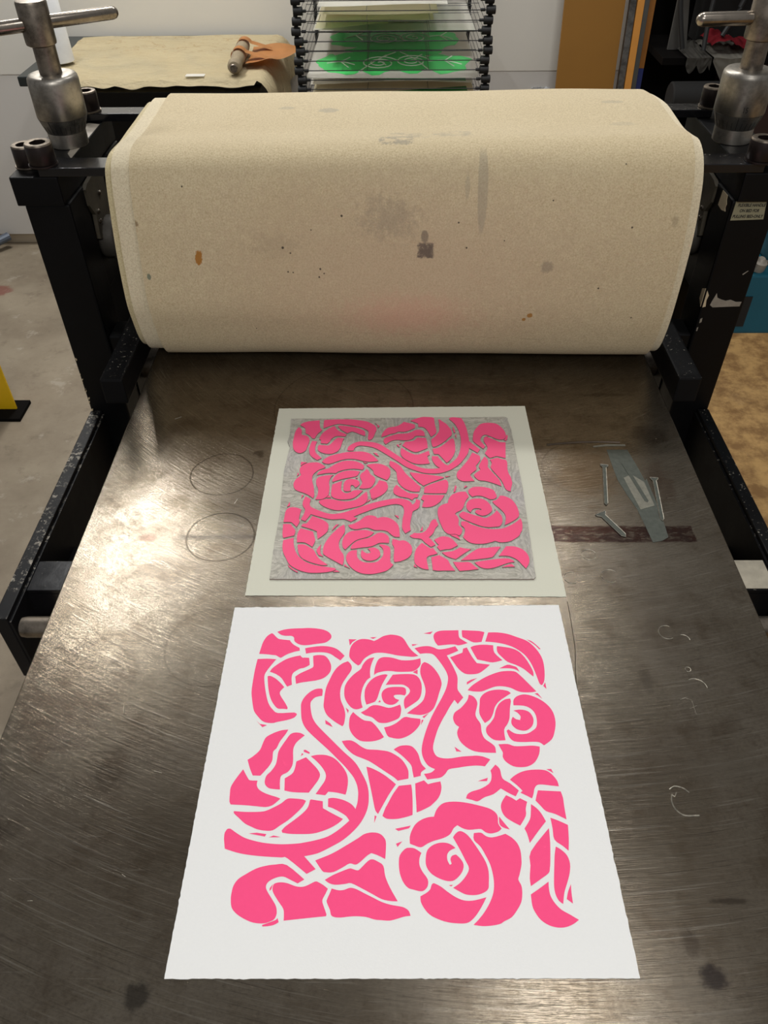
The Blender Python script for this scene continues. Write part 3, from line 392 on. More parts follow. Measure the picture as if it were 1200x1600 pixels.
# ------------------------------------------------------------------ press bed
BX = .3855
bed = thing('press_bed', 'wide brushed steel flat bed plate of the etching press, scratched and stained', 'press bed', (0, 0, 0))
b = B(); box(b, -BX, BX, -.35, 2.0, -.022, 0, .0012); mk('bed_plate', b, M['bed'], bed)
def flat(bm, pts, z0=.0, h=.0004, mi=0): prism(bm, [(x, y, z0) for x, y in pts], (0, 0, h), mi)
def ribbon(bm, pts, w, z=.0005, mi=0):
    tube(bm, [(x, y, z*.4) for x, y in pts], w/2, 5, mi)
b = B()
flat(b, [(.2789, .8264), (.3065, .8263), (.312, .79), (.3155, .762), (.3182, .7669), (.3205, .70), (.3190, .66), (.3104, .6541), (.2983, .651), (.2960, .68), (.2928, .7099), (.2865, .735), (.2805, .7645), (.2795, .79)])
mk('filler_patch', b, M['putty'], bed, label='grey green filler smeared on the plate')
b = B(); flat(b, [(.289, .768), (.3, .775), (.3135, .760), (.316, .715), (.297, .708), (.2925, .74)], .0004, .0003); mk('filler_patch', b, M['putty2'], bed, label='pale scraped filler'); b = B()
flat(b, [(.262, .832), (.28, .8345), (.306, .8345), (.306, .838), (.28, .838), (.262, .8345)], 0, .0005)
mk('filler_patch', b, M['putty2'], bed, label='pale scraped filler')
b = B(); flat(b, [(.2925, .797), (.2975, .797), (.3105, .7235), (.3085, .721), (.3055, .7235)], .0007, .0003); mk('filler_patch', b, M['putty'], bed)
def nail(x0, y0, x1, y1, w=.0045):
    d = Vector((x1-x0, y1-y0)).normalized(); s = Vector((-d.y, d.x)); a = Vector((x0, y0)); e = Vector((x1, y1))
    P = [a-s*w*1.15, a-s*w*1.05+d*.0025, a-s*w*.5+d*.006, e-s*w*.5-d*.004, e, e+s*w*.5-d*.004, a+s*w*.5+d*.006, a+s*w*1.05+d*.0025, a+s*w*1.15]
    b = B(); flat(b, [tuple(p) for p in P], .0004, .0005)
    o = mk('nail_dent', b, M['putty'], bed, label='dent in the shape of a nail')
    b = B(); ribbon(b, [tuple(p) for p in P]+[tuple(P[0])], .0009, .0024); mk('dent_edge', b, M['scratch'], o)
nail(.2691, .7945, .2559, .7158); nail(.2458, .7020, .2680, .6600, .0065); nail(.3281, .7680, .3187, .6870)
def arc(cx, cy, r, a0, a1, k=18, ry=None): return [(cx+r*math.cos(math.radians(a0+(a1-a0)*i/k)), cy+(ry or r)*math.sin(math.radians(a0+(a1-a0)*i/k))) for i in range(k+1)]
for (x, y, r, segs) in [(.2188, .6312, .0085, [(20, 150), (210, 330)]), (.1926, .5952, .0085, [(60, 160), (200, 300)]), (.2367, .598, .0095, [(40, 160), (185, 300)]),
        (.2807, .5177, .0088, [(60, 300)]), (.2956, .5076, .0067, [(0, 100)]), (.29, .4703, .0028, [(0, 350)]), (.2922, .4481, .0108, [(0, 120)])]:
    b = B()
    for a0, a1 in segs: ribbon(b, arc(x, y, r, a0, a1), .0008, .0005)
    mk('ring_scratch', b, M['scratch'], bed)
b = B(); ribbon(b, spline([(.2373, .3405), (.243, .3437), (.250, .3420), (.2545, .3375)], 4), .0011); ribbon(b, spline([(.2385, .3360), (.2365, .3290), (.2385, .3215), (.2450, .3165), (.2575, .3165)], 4), .0013)
ribbon(b, spline([(.243, .338), (.2405, .334), (.2385, .336)], 3), .0009)
mk('curved_scratch', b, M['scratch'], bed)
b = B(); ribbon(b, [(.2725, .4345), (.2780, .4365), (.2835, .4340), (.2835, .4180)], .0007); mk('curved_scratch', b, M['scratch'], bed)
b = B(); ribbon(b, spline([(.1822, .5600), (.1800, .50), (.1742, .4594), (.168, .38), (.1642, .2906)], 5), .0007, .0002)
mk('pencil_line', b, M['stainring'], bed)
b = B(); ribbon(b, spline([(.20, .838), (.235, .8425), (.27, .8440), (.30, .8425)], 5), .0028, .0004); mk('ring_stain', b, M['stainring'], bed)
for i in range(26):
    x = random.uniform(-.36, .37); y = random.uniform(.17, .98); a = random.uniform(-.6, .9)+(1.2 if random.random() < .4 else 0); L = random.uniform(.003, .012)
    if -.19 < x < .19 and y < .93: continue
    b = B(); ribbon(b, [(x, y), (x+L*math.cos(a)*.5, y+L*math.sin(a)*.5), (x+L*math.cos(a), y+L*math.sin(a))], .0003, .0003); mk('fine_scratch', b, M['scratch'], bed)

# ------------------------------------------------------------------ papers and block on the bed
def deckle(corners, step=.003, amp=.0006, seed=0):
    P = []; n = len(corners)
    for i in range(n):
        a, c = Vector(corners[i]), Vector(corners[(i+1) % n]); L = (c-a).length; k = int(L/step); d = (c-a)/L; s = Vector((-d.y, d.x))
        for j in range(k):
            p = a+(c-a)*j/k; q = 0 if j == 0 else amp*(mnoise(Vector((p.x*260+seed, p.y*260, 3)))+.6*mnoise(Vector((p.x*900, p.y*900+seed, 9))))
            P.append(tuple(p+s*q))
    return P
CX, CY = -.00547, .37046
pr = thing('rose_print', 'white sheet in the foreground printed with the pink rose design', 'print', (CX, CY, .0002))
pc = [(-.1845, .5513), (.1717, .5547), (.1760, .1888), (-.1852, .1870)]
b = B(); prism(b, [(x, y, .0002) for x, y in deckle(pc)], (0, 0, .0006)); mk('paper_sheet', b, M['paper'], pr)
SH = [[tuple(float(v)/1000 for v in p.split(',')) for p in s.split()] for s in DESIGN.split(';')]
SH = [[(a*1000, c*1000) for a, c in s] for s in SH]
def inked(pts, z, rim, bm):
    f = bm.faces.new([bm.verts.new((x, y, z)) for x, y in pts]); f.material_index = 0
    if rim:
        try:
            q = bmesh.ops.inset_region(bm, faces=[f], thickness=rim, depth=0, use_boundary=True, use_even_offset=False)
            for g in q['faces']: g.material_index = 1
        except Exception: pass
b = B()
for s in SH:
    P = round_poly(s); P = [(CX+x/1000, CY+y/1000) for x, y in P]
    ar = abs(sum(P[i-1][0]*P[i][1]-P[i][0]*P[i-1][1] for i in range(len(P))))/2
    inked(P, .00092, .00050 if ar > 6e-5 else 0, b)
bmesh.ops.recalc_face_normals(b, faces=b.faces)
for f in b.faces:
    if f.normal.z < 0: f.normal_flip()
me = bpy.data.meshes.new('ink_design'); bmesh.ops.translate(b, verts=b.verts, vec=-ORG[pr]); b.to_mesh(me); b.free()
me.materials.append(M['ink']); me.materials.append(M['rim'])
o = bpy.data.objects.new('ink_design', me); COL.objects.link(o); o.parent = pr; o['label'] = 'pink roses, leaves and curling stems'

b = B(); prism(b, [(x, y, .0002) for x, y in deckle([(-.1744, .9224), (.181, .9269), (.1821, .5667), (-.1755, .5688)], amp=.0005, seed=5)], (0, 0, .0005))
o = mk('backing_sheet', b, M['newsprint'], loc=(0, .745, .0002)); tag(o, 'pale grey-green sheet lying under the carved lino block', 'paper')

lb = thing('lino_block', 'grey carved linoleum block with raised pink inked rose shapes', 'lino block', (0, .745, .0008))
bc = [(-.1540, .8955), (.1490, .8985), (.1525, .8960), (.1523, .8880), (.1545, .8700), (.1555, .7500), (.1515, .5945), (.1490, .5915), (-.1505, .5918), (-.1512, .65), (-.1500, .70), (-.1530, .78), (-.1500, .832), (-.1545, .845), (-.1525, .86)]
b = B(); prism(b, [(x, y, .0008) for x, y in deckle(bc, .003, .0004, 11)], (0, 0, .0016), 0, 1); mk('carved_base', b, [M['lino'], M['lino_edge']], lb)
b = B(); k_ = .9863
for s in SH:
    P = round_poly([(-y, -x) for x, y in s]); P = [((k_*x+.001*y+3.6)/1000, (k_*y-.001*x+747.3)/1000) for x, y in P]
    try: prism(b, [(x, y, .0022) for x, y in P], (0, 0, .0014), 0, 1)
    except Exception: pass
mk('raised_design', b, [M['ink2'], M['lino_edge']], lb, label='raised rose shapes inked pink')

# ------------------------------------------------------------------ felt blankets over the roller
RP = [(1.20, .001), (1.12, .001), (1.08, .003), (1.045, .012), (1.020, .035), (1.006, .073), (1.000, .110), (.999, .147), (1.000, .185), (1.003, .218), (1.009, .250), (1.020, .285), (1.042, .311), (1.073, .323), (1.105, .320), (1.142, .316), (1.189, .317), (1.237, .319), (1.29, .315), (1.34, .307), (1.375, .290), (1.388, .25), (1.388, .18), (1.385, .10)]
LP = [(1.20, .001), (1.12, .001), (1.085, .003), (1.055, .014), (1.034, .040), (1.022, .078), (1.016, .110), (1.020, .147), (1.028, .185), (1.036, .218), (1.046, .250), (1.057, .275), (1.070, .294), (1.092, .304), (1.12, .306), (1.16, .303), (1.20, .303), (1.25, .303), (1.30, .304), (1.35, .302), (1.385, .285), (1.395, .25), (1.395, .18), (1.39, .10)]
def blanket(name, xl, xr, off, th, mat, label, seed, lt=0.0, rt=0.0):
    L = spline(LP, 3); R = spline(RP, 3); n = len(L)
    def offs(P, d):
        o = []
        for i, p in enumerate(P):
            a = P[max(0, i-1)]; c = P[min(n-1, i+1)]; t = Vector((c[0]-a[0], c[1]-a[1])).normalized(); nrm = Vector((t.y, -t.x))
            o.append((p[0]+nrm.x*d, p[1]+nrm.y*d))
        return o
    # inward = towards the roller
    Lo, Li, Ro, Ri = offs(L, off), offs(L, off+th), offs(R, off), offs(R, off+th)
    NX = 64; b = B(); cols = []
    for i in range(NX+1):
        t = i/NX; e = 0
        # rounded edge of the cloth
        x = xl+(xr-xl)*t
        ring_o, ring_i = [], []
        for k in range(n):
            s = k/(n-1)
            xx = x+((1-t)*lt+t*rt)*math.sin(s*math.pi*2.2+seed)+.0012*mnoise(Vector((s*9, t*2+seed, 1)))
            w = .0018*mnoise(Vector((x*6, s*5, seed)))*(0 if s < .12 else 1)+.0005*math.sin(t*math.pi)*(1 if .45 < s < .85 else 0)*math.sin((s-.45)/.4*math.pi if .45 < s < .85 else 0)
            po = Vector((0, Lo[k][0]*(1-t)+Ro[k][0]*t, Lo[k][1]*(1-t)+Ro[k][1]*t)); pi = Vector((0, Li[k][0]*(1-t)+Ri[k][0]*t, Li[k][1]*(1-t)+Ri[k][1]*t))
            nn = (po-pi).normalized()
            ring_o.append(b.verts.new((xx, po.y+nn.y*w, max(.0008, po.z+nn.z*w)))); ring_i.append(b.verts.new((xx, pi.y+nn.y*w, max(.0012, pi.z+nn.z*w))))
        cols.append((ring_o, ring_i))
    for (ao, ai), (bo, bi) in zip(cols, cols[1:]):
        for k in range(n-1):
            b.faces.new((ao[k], bo[k], bo[k+1], ao[k+1])); b.faces.new((ai[k], ai[k+1], bi[k+1], bi[k]))
        b.faces.new((ao[0], ai[0], bi[0], bo[0])); b.faces.new((ao[-1], bo[-1], bi[-1], ai[-1]))
    for (ao, ai) in (cols[0], cols[-1]):
        for k in range(n-1): b.faces.new((ao[k], ao[k+1], ai[k+1], ai[k]))
    o = mk(name, b, mat, smooth=True); return tag(o, label, 'blanket', 'felt blankets draped over the press roller')
# positive offsets move a layer inwards, towards the roller
blanket('felt_blanket', -.3600, .3770, 0, .0045, M['felt'], 'stained outermost cream felt blanket wrapped over the roller', 1)
blanket('felt_blanket', -.3860, .3900, .0062, .0045, M['felt2'], 'cleaner cream felt blanket, showing as a pale border past both ends of the stained one', 2)
blanket('felt_blanket', -.3955, .3840, .0115, .0045, M['felt3'], 'yellowed innermost felt blanket peeking out at the left edge under the pale border', 3)

# ------------------------------------------------------------------ the press
PR = thing('etching_press', 'black steel etching press with a thick felt-wrapped roller and two pressure screws', 'printing press', (0, 1.2, FL))
for sx in (-1, 1):
    nm = 'left' if sx < 0 else 'right'
    def bx(b, xa, xb, *a, **k): box(b, min(sx*xa, sx*xb), max(sx*xa, sx*xb), *a, **k)
    b = B(); bx(b, .462, .525, 1.086, 1.155, FL, .232, bev=.003); mk('post', b, M['black'], PR)
    b = B(); bx(b, .462, .525, 1.285, 1.352, FL, .232, bev=.003); mk('post', b, M['black'], PR)
    b = B(); bx(b, .466, .532, 1.080, 1.358, .2325, .272, bev=.002); mk('cap_block', b, M['black'], PR)
    b = B(); bx(b, .466, .521, 1.156, 1.284, FL, -.09, bev=.002); bx(b, .4625, .46, 1.156, 1.284, -.5, -.1); mk('side_plate', b, M['black'], PR)
    # sliding bearing block between the posts with the roller shaft
    b = B(); bx(b, .470, .518, 1.158, 1.282, .06, .20, bev=.004); o = mk('bearing_block', b, M['black'], PR)
    b = B(); prism(b, [(sx*.4585, y_, z_) for y_, z_ in [(1.150, .228), (1.163, .2325), (1.212, .236), (1.238, .222), (1.232, .190), (1.226, .150), (1.195, .135), (1.160, .150), (1.166, .185), (1.150, .205)]], (sx*.006, 0, 0))
    mk('bearing_guard', b, M['dirty'], PR, label='greasy dark leather guard')
    b = B()
    for yy, zz in ((1.200, .205), (1.176, .186), (1.174, .172)): lathe(b, [(.0042, 0), (.0042, .0015), (.003, .003), (.0005, .0036)], (sx*.4583, yy, zz), (-sx, 0, 0), 14)
    mk('guard_screw', b, M['chrome'], PR)
    b = B(); lathe(b, [(.030, 0), (.032, .003), (.032, .022), (.029, .026), (.0265, .027), (.0265, .05), (.0255, .051)], (sx*.4685, 1.200, .137), (-sx, 0, 0), 36)
    mk('shaft_collar', b, plain('dusty_grey_steel', lin(74, 70, 64), .6, .3, .3, 60, .3), PR, smooth=True)
    # guide bars beside the bed
    b = B(); bx(b, .403, .437, .953, 1.40, -.012, .030, bev=.003); mk('bed_guide', b, M['worn'], PR)
    b = B(); bx(b, .4375, .461, 1.09, 1.14, -.06, .02, bev=.002); mk('guide_bracket', b, M['black'], PR)
    # long side rails carrying the bed
    b = B(); bx(b, .507, .5255, .632, 1.0855, -.245, -.120, bev=.0015); bx(b, .5035, .5071, .633, 1.085, -.24, -.127)
    mk('side_rail', b, M['worn2'] if sx < 0 else M['worn'], PR)
    b = B(); bx(b, .507, .5255, 1.36, 1.85, -.245, -.120, bev=.0015); mk('side_rail', b, M['worn'], PR)
    b = B(); bx(b,   .36, .5035, .688, .742, -.135, -.128, bev=.001); bx(b,   .36, .5035, .688, .694, -.22, -.1355)
    mk('cross_plate', b, M['black_gloss'] if sx < 0 else M['worn'], PR)
    # pressure screw with its graduated sleeve
    X, Y = sx*.487, 1.212
    b = B(); lathe(b, [(.0262, 0), (.0272, .001), (.0272, .018), (.0268, .022)], (X, Y, .272), seg=48); ps = mk('scale_sleeve', b, M['alu'], PR, smooth=True)
    b = B(); lathe(b, [(.0268, 0), (.0275, .0005), (.0345, .0195), (.0347, .020)], (X, Y, .2915), seg=48); mk('scale_band', b, M['band'], PR, smooth=True)
    b = B(); lathe(b, [(.0345, 0), (.0350, .001), (.0350, .046), (.0342, .0505), (.0315, .0535), (.027, .0545), (.0165, .0545)], (X, Y, .3118), seg=48)
    th = mk('thimble', b, M['alu'], PR, smooth=True)
    b = B(); lathe(b, [(.0152, 0), (.0152, .044)], (X, Y, .3660), seg=36); mk('screw_shaft', b, M['steel'], PR, smooth=True)
    b = B(); lathe(b, [(.0165, 0), (.0200, .002), (.0205, .005), (.0205, .050), (.0195, .0525), (.0165, .0535)], (X-(.002 if sx < 0 else 0), Y, .4005), seg=40); mk('screw_head', b, M['steel'], PR, smooth=True)
    d = Vector((.81, .586, 0)) if sx < 0 else Vector((.995, .10, 0))
    c0 = Vector((X-.002, Y, .4265)); L1, L2 = (.115, .11) if sx < 0 else (.092, .09)
    a0 = c0-d*(L2 if sx < 0 else L1); TL = L1+L2
    b = B(); r_ = .0085; lathe(b, [(.001, 0), (.0045, .0012), (.0072, .004), (r_, .0085), (r_, TL-.0085), (.0072, TL-.004), (.0045, TL-.0012), (.001, TL)], a0, d, 28)
    mk('tommy_bar', b, M['chrome'], PR, smooth=True)
    b = B()   # engraved ticks on the band and a long index line
    for i in range(28):
        an = math.radians(-170+i*12.5); r0, z0, r1, z1 = .0279, .2935, .0316, .3035
        if i % 5 == 0: r1, z1 = .0348, .3115
        tube(b, [(X+r0*math.cos(an), Y+r0*math.sin(an), z0), (X+r1*math.cos(an), Y+r1*math.sin(an), z1)], .00042, 5)
    mk('scale_tick', b, M['mark'], PR)
    # socket head cap screws
    for (x, y, z) in ((.484, 1.093, .2842), (.5175, 1.122, .2722), (.487, 1.327, .2842)):
        h = .0265 if y < 1.3 else .027; R = .0182 if y < 1.3 else .0165
        if z < .28: R = .0165
        x *= sx; b = B()
        lathe(b, [(R*.97, 0), (R, .001), (R, h-.002), (R*.93, h), (R*.90, h+.0001), (R*.60, h)], (x, y, z+.0025), seg=36, mi=[0, 0, 1, 1, 1], cap=False)
        hexa = [(x+R*.58*math.cos(math.radians(60*i+10)), y+R*.58*math.sin(math.radians(60*i+10))) for i in range(6)]
        top = [b.verts.new((px_, py_, z+.0025+h)) for px_, py_ in hexa]; bot = [b.verts.new((px_, py_, z+.0025+h*.45)) for px_, py_ in hexa]
        b.faces.new(bot)
        for i in range(6): b.faces.new((top[i], top[(i+1) % 6], bot[(i+1) % 6], bot[i]))
        lathe(b, [(R*.60, h), (R*.56, h-.0004)], (x, y, z+.0025), seg=36, mi=1, cap=False)
        lathe(b, [(R+.0012, 0), (R+.0015, .001), (R+.0012, .0024)], (x, y, z), seg=36, mi=1 if y > 1.3 or z < .28 else 0)
        mk('cap_screw', b, [M['screw'], M['screw_edge']], PR, smooth=True)
b = B(); box(b, -.489, .489, 1.080, 1.120, .2725, .2840, .0012); mk('tie_bar', b, M['black_gloss'], PR)
b = B(); box(b, -.500, .488, 1.312, 1.346, .2725, .2840, .0012); mk('tie_bar', b, M['black_gloss'], PR)
b = B(); lathe(b, [(.03, -.47), (.03, -.385), (.10, -.384), (.108, -.380), (.108, .380), (.10, .384), (.03, .385), (.03, .47)], (0, 1.215, .125), (1, 0, 0), 64); mk('steel_roller', b, M['steel'], PR, smooth=True)
b = B(); lathe(b, [(.075, -.38), (.08, -.378), (.08, .378), (.075, .38)], (0, 1.215, -.104), (1, 0, 0), 48); lathe(b, [(.03, -.46), (.03, .46)], (0, 1.215, -.104), (1, 0, 0), 24); mk('steel_roller', b, M['steel'], PR, smooth=True)
b = B(); lathe(b, [(.009, -.482), (.0125, -.480), (.0135, -.474), (.0135, .474), (.0125, .480), (.009, .482)], (0, .618, -.118), (1, 0, 0), 28); mk('bed_support_roller', b, M['steel'], PR, smooth=True)
for yy in (.80, 1.55):
    b = B(); box(b, -.505, .505, yy, yy+.04, -.24, -.20, .001); mk('cross_bar', b, M['black'], PR)
b = B(); prism(b, [(-.4672, 1.15, .2722), (-.4672, 1.30, .2722), (-.486, 1.306, .2722), (-.50, 1.27, .2722), (-.482, 1.23, .2722), (-.478, 1.17, .2722)], (0, 0, .0003)); mk('bare_patch', b, M['chip2'], PR)
# rating label and bare chips on the right post
lbl = None
b = B(); prism(b, [(.4665, 1.0858, .2318), (.5085, 1.0858, .2325), (.5120, 1.0858, .2065), (.4660, 1.0858, .2050)], (0, -.0008, 0)); lbl = mk('instruction_plate', b, M['label'], PR)
def text(s, cx, cz, size, y, parent, name, mat, sx=1, shear=0, n=Vector((0, -1, 0)), bold=.0):
    cu = bpy.data.curves.new(name, 'FONT'); cu.body = s; cu.align_x = 'CENTER'; cu.align_y = 'CENTER'; cu.size = size; cu.extrude = .0001; cu.offset = bold; cu.shear = shear
    t = bpy.data.objects.new(name, cu); COL.objects.link(t); bpy.context.view_layer.update()
    me = bpy.data.meshes.new_from_object(t.evaluated_get(bpy.context.evaluated_depsgraph_get())); bpy.data.objects.remove(t)
    me.transform(Matrix.Scale(sx, 4, (1, 0, 0))); me.transform(Matrix.Rotation(math.pi/2, 4, 'X'))
    me.transform(Matrix.Translation(Vector((cx, y, cz))-ORG[parent])); me.materials.clear(); me.materials.append(mat)
    o = bpy.data.objects.new(name, me); COL.objects.link(o); o.parent = parent; ORG[o] = ORG[parent]; return o
text('FLEXIBLE HANDLE', .4895, .2265, .0058, 1.0848, lbl, 'lettering', M['mark'], .80, .15, bold=.00012)
text('ON BED FOR', .4885, .2188, .0058, 1.0848, lbl, 'lettering', M['mark'], .80, .15, bold=.00012)
text('PULLING BED-ONLY', .4885, .2108, .0058, 1.0848, lbl, 'lettering', M['mark'], .80, .15, bold=.00012)
text('15', .4815, .3215, .0105, 1.1764, PR, 'engraved_number', M['mark'], .8)
def chip(pts, mat, plane='y', at=1.0856, th=.0006):
    b = B()
    if plane == 'y': prism(b, [(x, at, z) for x, z in pts], (0, -th, 0))
    else: prism(b, [(at, y, z) for y, z in pts], (-th, 0, 0))
    mk('paint_chip', b, mat, PR)
chip([(.4755, .081), (.4790, .0935), (.482, .0860), (.489, .083), (.496, .081), (.503, .0825), (.512, .0790), (.5205, .0790), (.5195, .0715), (.505, .0712), (.49, .0705), (.479, .070), (.474, .074)], M['chip2'])
chip([(.4635, .098), (.468, .090), (.4665, .082), (.468, .0715), (.4635, .070)], M['chip'])
chip([(1.088, .100), (1.10, .094), (1.10, .078), (1.088, .070)], M['chip'], 'x', .4618)
chip([(.508, .124), (.5145, .1295), (.5155, .129), (.509, .1225)], M['chip2'])
chip([(1.127, .2315), (1.107, .2320), (1.106, .226), (1.1015, .221), (1.103, .216), (1.0995, .212), (1.114, .2085), (1.130, .2095)], M['chip'], 'x', .4618)
chip([(.4655, .05), (.4685, .052), (.4690, .045), (.4660, .043)], M['chip2']); chip([(.4645, .035), (.4665, .036), (.4665, .030), (.4648, .029)], M['chip2'])
for i in range(14):
    z = random.uniform(-.12, .0); x = -.5245+random.uniform(0, .002); s = random.uniform(.0012, .003)
    chip([(x, z), (x+s, z+s*.4), (x+s*.6, z-s), (x, z-s*1.3)], M['chip'])
b = B(); box(b, .385, .50, .690, .741, -.1275, -.1268)
mk('bare_paint_patch', b, plain('flaked_white_paint', lin(176, 168, 150), .6, 0, .35, 70, .3), PR)

# teal gear motor on the right of the press
gm = thing('gear_motor', 'teal painted gear motor box with black nameplate bolted to the right side of the press', 'motor', (.66, 1.25, -.06))
b = B(); box(b, .562, .80, 1.185, 1.33, -.035, .072, .004); mk('housing', b, M['teal'], gm)
b = B(); box(b, .61, .82, 1.20, 1.32, .0725, .13, .006); mk('terminal_box', b, M['teal'], gm)
b = B(); box(b, .560, .585, 1.1835, 1.1848, -.02, .035); mk('nameplate', b, M['teal_dark'], gm)
b = B(); lathe(b, [(.008, 0), (.012, .002), (.012, .016), (.008, .018), (.005, .022)], (.585, 1.205, .0728), (.1, -.2, .9), 20); lathe(b, [(.006, 0), (.006, .02)], (.60, 1.20, .085), (.7, -.3, .5), 14, 0)
mk('cable_gland', b, M['chip2'], gm)
b = B(); box(b, .5335, .5615, 1.20, 1.30, -.02, .05, .002); mk('mounting_bracket', b, M['black'], gm)

# ------------------------------------------------------------------ table on the left, against the wall
TZ = -.035
tb = thing('work_table', 'black table standing against the back wall under a cream canvas', 'table', (-.8, 3.0, FL))
b = B(); box(b, -1.225, -.432, 2.80, 3.34, TZ-.03, TZ, .004); mk('tabletop', b, plain('dark_green_black_top', lin(38, 44, 44), .35), tb)
b = B(); box(b, -1.06, -.434, 2.735, 3.30, -.30, TZ-.0305, .003); mk('cabinet_body', b, M['black'], tb)
for x in (-1.04, -.455):
    for y in (2.76, 3.26):
        b = B(); box(b, x-.018, x+.018, y-.018, y+.018, FL, -.3005, .002); mk('leg', b, M['black'], tb)
b = B(); prism(b, [(-.690, 2.7195, -.078), (-.675, 2.7195, -.070), (-.630, 2.7195, -.098), (-.632, 2.7195, -.112)], (0, -.012, 0)); mk('clip', b, M['clear'], tb, label='grey plastic clip on the black front')
def canvas_fn(u, v):
    x = -1.15+u*(.765); y = 2.715+v*.60
    z = TZ+.004+.004*mnoise(Vector((x*5, y*5, 0)))*(1 if v > .1 else .3)
    if v < .12:
        z = TZ+.006+.008*mnoise(Vector((x*14, v*20, 1)))-max(0, (.05-v))*.75*(.4+.6*abs(mnoise(Vector((x*9, 5, 1)))))
        y += .006*mnoise(Vector((x*20, v*10, 3)))
    if u < .14: y = 2.90-.18*(u/.14)+v*(.40+.2*(u/.14)) if True else y; z += .0
    # right end folds down over the table end
    if u > .93:
        t = (u-.93)/.07; x = -.4385+.062*math.sin(t*1.57)+.012*t*math.sin(v*14); z = TZ+.006-.15*t*t*(1.1-.3*v); y = y-t*.03*(1-v)
    z += .003*math.exp(-((y-3.2+.1*(x+.8))/.02)**2)
    return (x, y, z)
b = B(); grid_surface(b, 90, 30, canvas_fn, -.002); o = mk('canvas_cloth', b, M['canvas'], smooth=True, loc=(-.8, 3.0, TZ)); tag(o, 'cream canvas drop cloth spread over the black table, wrinkled along its front edge', 'cloth')
b = B(); box(b, -.665, -.605, 2.745, 2.770, TZ+.0105, TZ+.012); o = mk('paper_scrap', b, M['sheet'], loc=(-.63, 2.757, TZ+.0105)); tag(o, 'small white paper scrap lying on the front edge of the canvas', 'paper')
# leather piece with wooden handle
lt = thing('leather_strap_tool', 'tan leather flap looped around a wooden handle, lying on the canvas', 'tool', (-.47, 2.98, TZ+.008))
z0 = TZ+.036
A0, A1 = Vector((-.508, 2.755, z0-.004)), Vector((-.514, 3.04, z0))
d = (A1-A0); Ld = d.length
b = B(); lathe(b, [(.006, 0), (.017, .003), (.022, .012), (.023, .028), (.019, .035), (.018, .05), (.0225, .10), (.0235, .18), (.022, .24), (.020, Ld-.01), (.015, Ld)], A0, d, 28); mk('handle', b, M['wood'], lt, smooth=True)
b = B(); lathe(b, [(.011, -.012), (.013, -.008), (.011, -.002), (.006, .002)], A0, d, 20); mk('end_ferrule', b, M['steel'], lt, smooth=True)
def loop(y0, y1):
    def fn(u, v):
        y = y0+(y1-y0)*v
        if u < .72:
            a = math.radians(-60+u/.72*300); r = .0265; return (-.508+r*math.cos(math.radians(180)-a+math.radians(90)) , y+.02*(v-.5)*0, z0+r*math.sin(math.radians(180)-a+math.radians(90)))
        t = (u-.72)/.28; a = math.radians(180+90-240); return (-.508+.0265*math.cos(a)+t*.075, y, z0+.0265*math.sin(a)*(1-t)-.008*t)
    b = B(); grid_surface(b, 36, 4, fn, .004); return b
mk('loop', loop(2.865, 2.900), M['leather'], lt, smooth=True); mk('loop', loop(2.985, 3.025), M['leather'], lt, smooth=True)
def flap(u, v):
    x = -.485+u*.165; w0, w1 = 2.840, 3.055
    ya = w0+(0 if u < .6 else .16*((u-.6)/.4)**1.5); yb = w1
    if u > .96: yb = w1-.01
    return (x, ya+(yb-ya)*v, TZ+.018+.010*math.sin(u*3.0)+.006*mnoise(Vector((u*3, v*2, 4)))+.006*(2*v-1)**2)
b = B(); grid_surface(b, 24, 14, flap, .004); mk('leather_flap', b, M['leather'], lt, smooth=True)
# white roll standing on the table
b = B(); lathe(b, [(.037, 0), (.040, .002), (.040, .21), (.030, .225), (.012, .232)], (-1.112, 2.93, TZ+.012), (-.03, .0, 1), 32)
o = mk('film_roll', b, M['plastic'], smooth=True, loc=(-1.112, 2.93, TZ)); tag(o, 'white plastic film roll standing upright at the left end of the canvas', 'roll')

# ------------------------------------------------------------------ drying rack
rk = thing('drying_rack', 'black wire print drying rack with spring loaded trays beside the canvas table', 'drying rack', (0, 2.9, FL))
XL, XR, YF, YB = -.272, .258, 2.56, 3.27
trays = [-.115+.0250*i for i in range(15)]
def tray(z, i):
    dz = .0; b = B(); f = .004*math.sin(i*1.7)
    tube(b, [(XL, YF, z), (XR, YF, z)], .0013, 6); tube(b, [(XL, YB, z), (XR, YB, z)], .0011, 6)
    for y in (YF+.24, YF+.48): tube(b, [(XL, y, z-.002), (XR, y, z-.002)], .0009, 5)
    for x in [XL+.004]+([XL+.03, XL+.055] if i > 10 else [])+[XL+(XR-XL)*k for k in (.36, .70)]+[XR-.004]: tube(b, [(x, YF, z), (x, YB, z)], .0008, 5)
    t = mk('tray', b, M['wire'], rk)
    for x, s in ((XL-.006, -1), (XR+.006, 1)):
        b = B(); lathe(b, [(.0095, -.013), (.0112, -.0115), (.0112, .0115), (.0095, .013)], (x+f*1.2, YF-.002, z+.001), (1, 0, 0), 16); lathe(b, [(.004, .013), (.004, .026)], (x+f*.5, YF-.002, z+.001), (-s, 0, 0), 10)
        mk('spring_roller', b, M['rubber'], t, smooth=True)
for i, z in enumerate(trays): tray(z, i)
for x in (XL-.012, XR+.012):
    for y in (YF+.02, YB+.01):
        b = B(); box(b, x-.006, x+.006, y, y+.012, FL+.02, .40, .001); mk('upright', b, M['wire'], rk)
    b = B(); box(b, x-.008, x+.008, YF, YB+.03, FL, FL+.0195, .002); mk('base_bar', b, M['wire'], rk)
